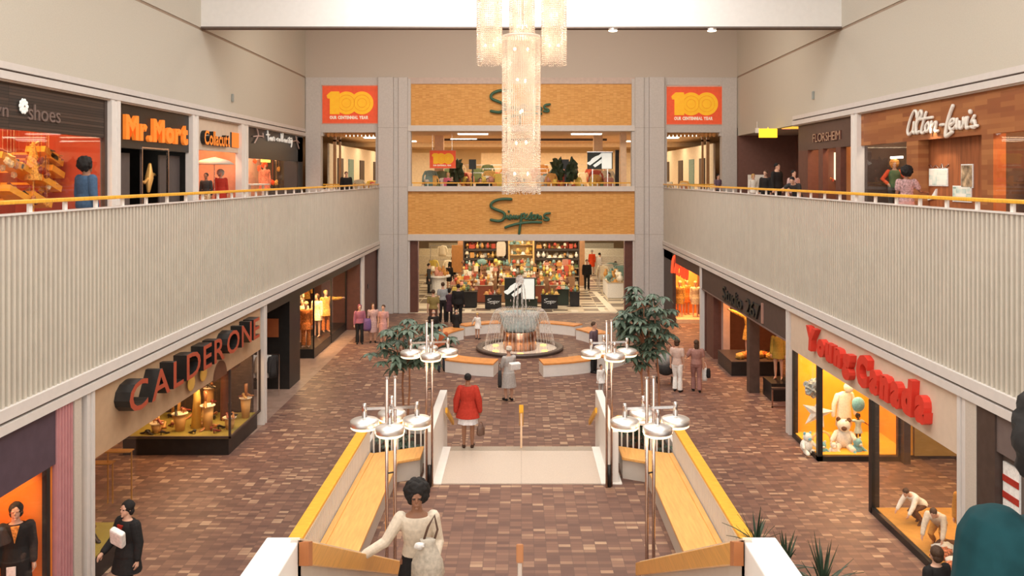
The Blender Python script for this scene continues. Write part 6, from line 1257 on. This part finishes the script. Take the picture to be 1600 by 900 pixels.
# shelf gondolas behind
for s, nm in ((-1, 'left'), (1, 'right')):
    t = thing('shelf_unit', 'tall wide shelving with dark shelves on the %s of the golden vitrine' % nm, 'shelf', (s * 2.2, 49.5, .02))
    for x in (s * .85, s * 3.4): MB().box(x - .04, 49.2, .02, x + .04, 49.9, 4.2).build('upright', DARKB, t)
    for z in (.5, 1.0, 1.5, 2.0, 2.55, 3.1): MB().box(s * .85, 49.15, z, s * 3.4, 49.95, z + (.13 if z > 1.9 else .05)).build('shelf', mat('shelf_dark', (.06, .045, .035), .5) if z > 1.9 else mat('counter_top', (.55, .42, .28)), t)
    MB().box(s * .85, 49.9, .02, s * 3.4, 49.95, 4.2).build('back', mat('gondola_back', (.50, .30, .16), .7, var=.2), t)
    for z, cols in ((.55, [0, 1, 2, 5, 6]), (1.05, [0, 1, 2, 9, 5]), (1.55, [2, 3, 8, 1, 7]), (2.14, [0, 2, 4, 6]), (2.69, [0, 1, 2, 6]), (3.24, [0, 2, 5])):
        fill(15, s * .95, s * 3.3, 49.25, 49.6, z, ['bottle', 'vase', 'carton', 'hat', 'handbag', 'table_lamp'], .22, .42, 'on the dark shelving %s of the vitrine' % nm, 'goods on the %s shelving' % nm, cols)
t = thing('lit_vitrine', 'golden lit vitrine standing in the centre between the shelves', 'display case', (0, 49.3, .02)); VG = mat('vitrine_gold', (.75, .48, .18), .5)
for x in (-.72, .72): MB().box(x - .05, 49.0, .02, x + .05, 49.6, 4.1).build('upright', VG, t)
for z in (.02, 1.1, 1.7, 2.3, 2.9): MB().box(-.7, 49.0, z, .7, 49.6, z + .04).build('shelf', VG, t)
MB().box(-.7, 49.6, .02, .7, 49.64, 4.1).build('back', mat('vitrine_back', (.85, .68, .38), .6), t)
for z in (1.14, 1.74, 2.34, 2.94): fill(8, -.62, .62, 49.1, 49.4, z, ['vase', 'bottle', 'table_lamp', 'hat'], .26, .45, 'inside the golden vitrine', 'goods in the golden vitrine', [2, 4, 6, 7, 8])
# counters in the middle, two rows
for r, (y, h) in enumerate(((45.9, .95), (47.4, 1.05))):
    for i, x in enumerate((-3.3, -2.1, -.75, .75, 2.1)):
        counter('%s counter of goods, %s' % (('front row', 'second row')[r], ('farthest left', 'second from left', 'left of centre', 'right of centre', 'farthest right')[i]), x, y, 1.05, .6, h, (mat('counter_wood', (.34, .18, .09), .5), mat('counter_red', (.30, .08, .04), .5))[(i + r) % 2])
        fill(9, x - .47, x + .47, y - .2, y - .05, h + .04, ['hat', 'handbag', 'bottle', 'table_lamp', 'vase', 'carton'], .2, .42, 'on the %s counters' % ('front', 'second')[r], 'goods on the %s row of counters' % ('front', 'second')[r])
for i, x in enumerate((-3.0, -1.9, -.8, .4, 1.5, 2.6)):
    t = thing('tiered_stand', 'stepped wooden stand between counters and shelving, %s from left' % ('first', 'second', 'third', 'fourth', 'fifth', 'sixth')[i], 'stand', (x, 48.4, .02))
    for q in range(3): MB().box(x - .5, 48.1 + .25 * q, .02 + (.0 if q == 0 else .0), x + .5, 48.35 + .25 * q, 1.15 + .28 * q).build('tier', MATS['counter_wood'], t)
    for q in range(3): fill(5, x - .48, x + .48, 48.18 + .25 * q, 48.26 + .25 * q, 1.155 + .28 * q, ['hat', 'handbag', 'table_lamp', 'vase', 'carton', 'bottle'], .24, .42, 'on the stepped wooden stands', 'goods on the stepped stands')
# big props
item('green_basket', 'large teal green round basket left in the goods display', 'basket', MB().ell((-2.3, 48.72, 1.93), .3, .15, .2, 16, 8, .3, 2), GM[7], smooth=True)
item('yellow_pouffe', 'round yellow cushion shape high on the left shelving', 'cushion', MB().ell((-1.3, 48.72, 1.88), .2, .13, .16), mat('goods_paleyellow', (.80, .72, .30), .6), smooth=True)
t = thing('hanging_plaque', 'pale eight sided plaque hanging before the left shelving', 'sign', P(783, 389, 48.6)); c = P(783, 389, 48.6)
MB().ext([c + Vector(((.27 if i % 4 in (1, 2) else .2) * (1 if i < 4 else -1), 0, z)) for i, z in enumerate((-.42, -.3, .3, .42, .42, .3, -.3, -.42))], (0, .06, 0)).build('plaque', mat('plaque_pale', (.62, .52, .40), .6), t)
# left aisle display and right aisle racks
t = thing('display_counter', 'round white topped display at the left aisle', 'counter', (-5.0, 50, .02)); MB().lathe([(.5, 0), (.5, .9), (.75, .92), (.75, 1.0), (.02, 1.0)], (-5.0, 50, .02), 20).build('body', WH, t)
fill(10, -5.6, -4.4, 49.6, 50.3, 1.03, ['hat', 'handbag', 'table_lamp', 'vase'], .3, .6, 'on the white left aisle display', 'goods on the white aisle display', [1, 4, 0, 2, 9])
for k in range(8): goods('blouse', rnd.choice([0, 1, 4, 8, 2]), (-5.9 + .5 * k, 56 + .9 * (k % 2), .55 + .9 * (k % 2)), .8, 'hanging at the back of the left aisle', 'garments at the left aisle back')
for y, z, nm in ((56.0, 1.33, 'nearer left'), (56.9, 2.23, 'farther left')):
    t = thing('garment_rack', 'chrome garment rack at the back of the left aisle, %s' % nm, 'rack', (-4.2, y, .02)); MB().box(-6.2, y - .01, z - .01, -2.2, y + .01, z + .02).build('rail', CHROME, t)
    for x in (-6.2, -2.2): MB().box(x - .02, y - .02, .02, x + .02, y + .02, z).build('leg', CHROME, t)
for y, nm in ((51, 'nearest'), (51.8, 'middle'), (52.6, 'farthest')):
    t = thing('garment_rack', 'chrome garment rack on the right aisle, %s' % nm, 'rack', (6.4, y, .02)); MB().box(4.8, y - .01, 1.48, 8.1, y + .01, 1.51).build('rail', CHROME, t)
    for x in (4.8, 8.1): MB().box(x - .02, y - .02, .02, x + .02, y + .02, 1.5).build('leg', CHROME, t)
for k in range(9): goods('blouse', rnd.choice([7, 2, 4, 3, 0]), (5.0 + .36 * k, 51 + .8 * (k % 3), .55), .95, 'on racks at the right aisle', 'garments on the right aisle racks')
for k in range(15): goods(rnd.choice(['table_lamp', 'vase', 'hat']), rnd.choice([4, 2, 7, 0]), (5.05 + .3 * (k % 3), 47.4 + .55 * (k // 3), .94), .5, 'on the stands by the right entrance column', 'goods by the right entrance column')
counter('pale stand near the right entrance column', 5.35, 48.6, .9, 2.8, .9, WH)
item('orange_panel', 'flat orange panel under the peach column, left aisle', 'panel', MB().box(-4.4, 52.6, .9, -3.35, 52.7, 2.6), mat('orange_panel', (.75, .36, .12), .7))
for k in range(3):
    y = (60, 66, 72)[k]; item('clothing_display', ('nearest', 'middle', 'farthest')[k] + ' long low cream display at the back of the lower store', 'display', MB().box(-10 + k, y, .02, -4.5, y + .8, 1.2), GM[2])
    item('clothing_display', ('nearest', 'middle', 'farthest')[k] + ' right hand low cream display at the back of the lower store', 'display', MB().box(5, y, .02, 10 - k, y + .8, 1.2), GM[4])
# ================================================================ signs on the facade
GREEN = mat('sign_green', (.05, .13, .075), .4)
SIM = [[1.5, (560, 145), (430, 140), (290, 160), (185, 210), (155, 270), (185, 320), (290, 365), (400, 410), (435, 470), (400, 550), (310, 585), (160, 560)],
       [(450, 530), (490, 470), (500, 545), (545, 465)], [(512, 385), (518, 400)], [(540, 550), (565, 470), (590, 540), (615, 470), (640, 545), (665, 470), (690, 540), (720, 480)],
       [1.2, (770, 450), (755, 600), (740, 700), (722, 840)], [(765, 460), (830, 430), (820, 510), (770, 530)], [(880, 450), (835, 500), (865, 545), (910, 500), (975, 420)], [(960, 430), (950, 540), (915, 545)],
       [(990, 470), (985, 540), (1030, 540), (1045, 470), (1000, 465)], [(1060, 540), (1075, 465), (1110, 470), (1115, 545), (1160, 480), (1165, 545)], [1.2, (1335, 425), (1250, 440), (1225, 490), (1310, 535), (1300, 570), (1225, 560)],
       [1.4, (450, 710), (600, 660), (800, 620), (1000, 605), (1160, 612)]]
for oy, nm in ((300, 'lower'), (129, 'upper')):
    t = thing('store_sign', 'green handwritten script with long underline on the %s ochre panel' % nm, 'sign', P(812, oy + 35, YF)); trace(SIM, .055, GREEN, t, Y=YF - .08, k=120 / 1543, ox=755, oy=oy if nm == 'lower' else 130)
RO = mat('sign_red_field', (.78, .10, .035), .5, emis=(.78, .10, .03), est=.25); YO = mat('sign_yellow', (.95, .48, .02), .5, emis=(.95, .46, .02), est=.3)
def hundred(label, px, py, Y, k):
    """red panel with a fused yellow 100; coordinates from the panel itself, 1 unit = k metres"""
    t = thing('centennial_sign', label, 'sign', P(px, py, Y)); c = P(px, py, Y)
    def W(x, y, d=0): return Vector((c.x + (x - 630) * k, Y + d, c.z - (y - 460) * k))
    MB().ext([W(105, 105), W(1140, 105), W(1140, 810), W(105, 810)], (0, .06, 0)).build('panel', RO, t)
    for a in ([W(95, 95, -.02), W(1150, 95, -.02), W(1150, 112, -.02), W(95, 112, -.02)], [W(95, 805, -.02), W(1150, 805, -.02), W(1150, 820, -.02), W(95, 820, -.02)]): MB().ext(a, (0, .06, 0)).build('frame_edge', mat('sign_pink_edge', (.80, .36, .26), .5), t)
    MB().ext([W(190, 290, -.058), W(215, 262, -.058), W(270, 215, -.058), (W(420, 215, -.058)), W(430, 240, -.058), W(430, 640, -.058), W(248, 640, -.058), W(248, 350, -.058), W(205, 345, -.058)], (0, .05, 0)).build('digit_one', YO, t)
    for x in (560, 850): MB().ext([W(x + 213 * math.cos(a), 430 + 215 * math.sin(a), -.04 if x < 700 else -.05) for a in [2 * PI * i / 40 for i in range(40)]], (0, .04, 0)).build('digit_zero', YO, t)
    ln = mat('sign_amber_line', (.70, .30, .02), .5)
    for x in (560, 850):
        for r in (150, 85): MB().tube([W(x + r * math.cos(a), 430 + r * math.sin(a), -.052) for a in [2 * PI * i / 30 for i in range(31)]], .006, 4).build('digit_line', ln, t)
    lettering('OUR CENTENNIAL YEAR', W(245, 728, -.01), (1, 0, 0), (0, 0, 1), 720 * k, 58 * k, .02, (mat('sign_cream', (.9, .82, .65), .5, emis=(1, .9, .7), est=.2),), t, onemesh=True, offset=.05, gap=.05, name='caption')
hundred('red sign with fused yellow 100 high on the left facade bay', 547.5, 163.5, YF - .06, 1 / 12 / 30.73); hundred('red sign with fused yellow 100 high on the right facade bay', 1085.5, 165, YF - .06, 1 / 12 / 30.73); hundred('smaller red sign with yellow 100 hanging inside the upper window', 692, 249, 45.0, 1 / 12 / 30.73 * .47 * 45 / 42.3)
for x in (-4.8, -3.75): item('suspension_wire', 'thin wire holding the smaller red 100 sign, %s' % ('left' if x < -4 else 'right'), 'wire', MB().cyl((x, 45.02, 8.3), (x, 45.02, 9.26), .01, n=6), CHROME)
# ================================================================ UPPER STORE
for i in range(3):
    t = thing('garment_rack', 'upper store garment rack, %s row' % ('nearest', 'middle', 'farthest')[i], 'rack', (0, 50 + i, ZU)); z = 6.3 + .25 * i + .86; MB().box(-5.3, 49.99 + i, z, 5.3, 50.01 + i, z + .02).build('rail', CHROME, t)
    for x in (-5.3, 0, 5.3): MB().box(x - .02, 49.98 + i, ZU, x + .02, 50.02 + i, z).build('leg', CHROME, t)
sbox('floor_store_upper', mat('store_carpet', (.40, .24, .13), .8), -13, YF + .35, 5.2, 13, 70, ZU); sbox('ceiling_store_upper', mat('store_ceiling_upper', (.78, .62, .45), .8), -13, YF + .4, 9.25, 13, 70, 9.35); sbox('wall_store_back_upper', mat('cream_back', (.82, .66, .42), .8, var=.1, scale=.6), -13, 70, ZU, 13, 70.2, 9.3)
sbox('trim_store_beam', DARKB, -5.0, 50.5, 9.12, 5.2, 50.7, 9.25); sbox('wall_store_mid', mat('cream_bulkhead', (.85, .70, .48), .7), -3.0, 62, ZU, 6.5, 62.2, 8.7); sbox('trim_store_beam_pale', MATS['cream_bulkhead'], -13, 56, 8.95, 13, 56.5, 9.25)
sbox('column_store', mat('peach_wall', (.80, .56, .36), .7), -4.9, 47, ZU, -4.4, 47.5, 9.25); sbox('column_store', MATS['peach_wall'], 4.1, 47, ZU, 4.6, 47.5, 9.25); sbox('column_store_edge', MATS['peach_wall'], 5.2, 43.5, ZU, 5.5, 44, 9.25); sbox('column_store_dark', BLACK, 5.15, 45.5, ZU, 5.35, 45.7, 8.4)
for y in (48.5, 53.5, 59, 65): area('store_upper_light', (0, y, 9.22), (0, 0, 0), 20, 1.0, 560, (1, .80, .52))
sl = ['first', 'second', 'third', 'fourth', 'fifth', 'sixth', 'seventh', 'eighth', 'ninth', 'tenth', 'eleventh', 'twelfth']
k = 0
for x, y in ((-2.6, 44.5), (3.5, 44.5), (-9.0, 46), (-8.4, 48.5), (-8.0, 51), (-7.6, 53.5), (9.0, 46), (8.4, 48.5), (8.0, 51), (7.6, 53.5), (-3.5, 50.5), (3.2, 50.8)):
    item('ceiling_light', 'long white ceiling light panel in the upper store, %s bay' % ('left window' if x < -6 else 'right window' if x > 6 else 'centre window'), 'ceiling light', MB().box(x - .8, y, 9.19, x + .8, y + .5, 9.25), emat('store_panel_light', (1, .93, .78), 5), 'upper store ceiling lights of the %s' % ('left bay' if x < -6 else 'right bay' if x > 6 else 'centre')); k += 1
for s, nm in ((-1, 'left'), (1, 'right')):
    item('scalloped_garland', 'orange scalloped garland along the top of the %s window bay' % nm, 'decoration', (lambda mb: [mb.ell((s * 7.5 + s * .2 * i, YF + .45, 9.10), .1, .05, .14, 8, 6) for i in range(13)] and mb)(MB()), mat('garland_orange', (.85, .42, .14), .6))
    item('door_post', 'bronze framed glass door post at the %s window bay edge' % nm, 'post', MB().box(s * 9.75, YF + .8, ZU, s * 9.6, YF + .9, 9.25).box(s * 9.45, YF + .8, ZU, s * 9.35, YF + .9, 9.25).box(s * 9.75, YF + .8, 8.75, s * 9.35, YF + .9, 8.85), mat('bronze_brown', (.35, .18, .08), .4, .5))
    item('shop_partition', 'long cream partition wall receding in the %s window bay' % nm, 'partition', MB().box(s * 10.5, 45.5, ZU, s * 10.6, 64, 8.75), mat('cream_partition', (.86, .76, .58), .7))
    item('shop_partition', 'far cream wall closing the %s window bay' % nm, 'partition', MB().box(s * 6.5, 63, ZU, s * 10.5, 63.1, 8.75), MATS['cream_partition'])
    for i, (y, m) in enumerate(((47.5, DARKB), (50.5, GM[7]), (54, DARKB), (59, DARKB))): item('partition_opening', 'dark doorway in the cream partition of the %s bay, %s' % (nm, ('nearest', 'second', 'third', 'farthest')[i]), 'doorway', MB().box(s * 10.44, y, ZU, s * 10.5, y + 1.4, 8.0), m)
for i in range(7):
    x = -4.9 + i * 1.55; counter('upper store counter, %s from the left in the centre window' % sl[i], x, 46.0 + (i % 2), 1.3, .6, 6.3, (MATS['counter_wood'], GM[2])[i % 2], zb=ZU)
    fill(11, x - .6, x + .6, 45.85 + (i % 2), 46.17 + (i % 2), 6.34, ['vase', 'table_lamp', 'hat', 'blouse', 'bottle', 'handbag', 'blouse'], .45, 1.05, 'on the upper store counters', 'goods on the upper store counters')
for i in range(18): goods('blouse', rnd.choice([1, 0, 9, 2, 5, 3]), (-5 + i * .58, 50 + (i % 3), 6.3 + .25 * (i % 3)), .9, 'hanging deeper in the upper store', 'garments deep in the upper store')
for s, nm in ((-1, 'left'), (1, 'right')):
    for i in range(12): goods(rnd.choice(['blouse', 'table_lamp', 'hat', 'carton', 'vase']), rnd.randrange(10), (s * (7.25 + .2 * i), 45.4 + (i % 4) * .9, 6.04), rnd.uniform(.5, .9), 'seen through the %s window bay' % nm, 'goods in the %s window bay' % nm)
    counter('long counter in the %s window bay' % nm, s * 8.4, 47, 2.6, 3.6, 6.0, MATS['counter_wood'], zb=ZU)
for i, (x, c) in enumerate(((-3.55, 3), (2.0, 3), (2.75, 5))): item('potted_plant', ('left', 'middle', 'right')[i] + ' dark plant silhouette among the upper store goods', 'plant', MB().ell((x * 1.02, 46.6, 7.3), .35, .3, .55, 14, 9, .9, i), LEAFD, smooth=False)
for x in (-2.6, 2.35): item('speaker_box', 'dark box on a pink stand, %s of the chandelier' % ('left' if x < 0 else 'right'), 'box', MB().box(x * 1.05 - .2, 46.5, 7.35, x * 1.05 + .2, 46.8, 7.9).box(x * 1.05 - .04, 46.65, ZU, x * 1.05 + .04, 46.7, 7.36), BLACK)
for i, (px, Y, c, h) in enumerate(((706, 43.1, 'dark coat', 1.5), (751, 43.1, 'wide dark hat', 1.42), (762, 43.2, 'black coat', 1.4))):
    up('shopper in %s just behind the upper window rail' % c, px, Y, h, R(10), dict(m=BK, sleeve='long', hem=.46, g=.03, name='coat'), dict(m=BK), ('short', HAIRB), stout=1.2)
person('mannequin in pink dress left in the upper store window', (-4.0, 45.5, ZU), R(10), 1.7, SKIN_L, ('bob', HAIRY), dict(m=cloth('hotpink', (.70, .16, .25)), sleeve='long', hem=.3, w=.14, g=.02, name='dress'), None, None, cat='mannequin', name='mannequin', vox=.016, face=False)
person('mannequin in cream outfit right of the arrow board, upper window', (4.75, 45.2, ZU), R(-10), 1.7, SKIN_L, ('bob', HAIRB), dict(m=cloth('rosewood', (.45, .2, .15)), sleeve='long', hem=.3, w=.14, g=.02, name='dress'), None, None, cat='mannequin', name='mannequin', vox=.016, face=False)
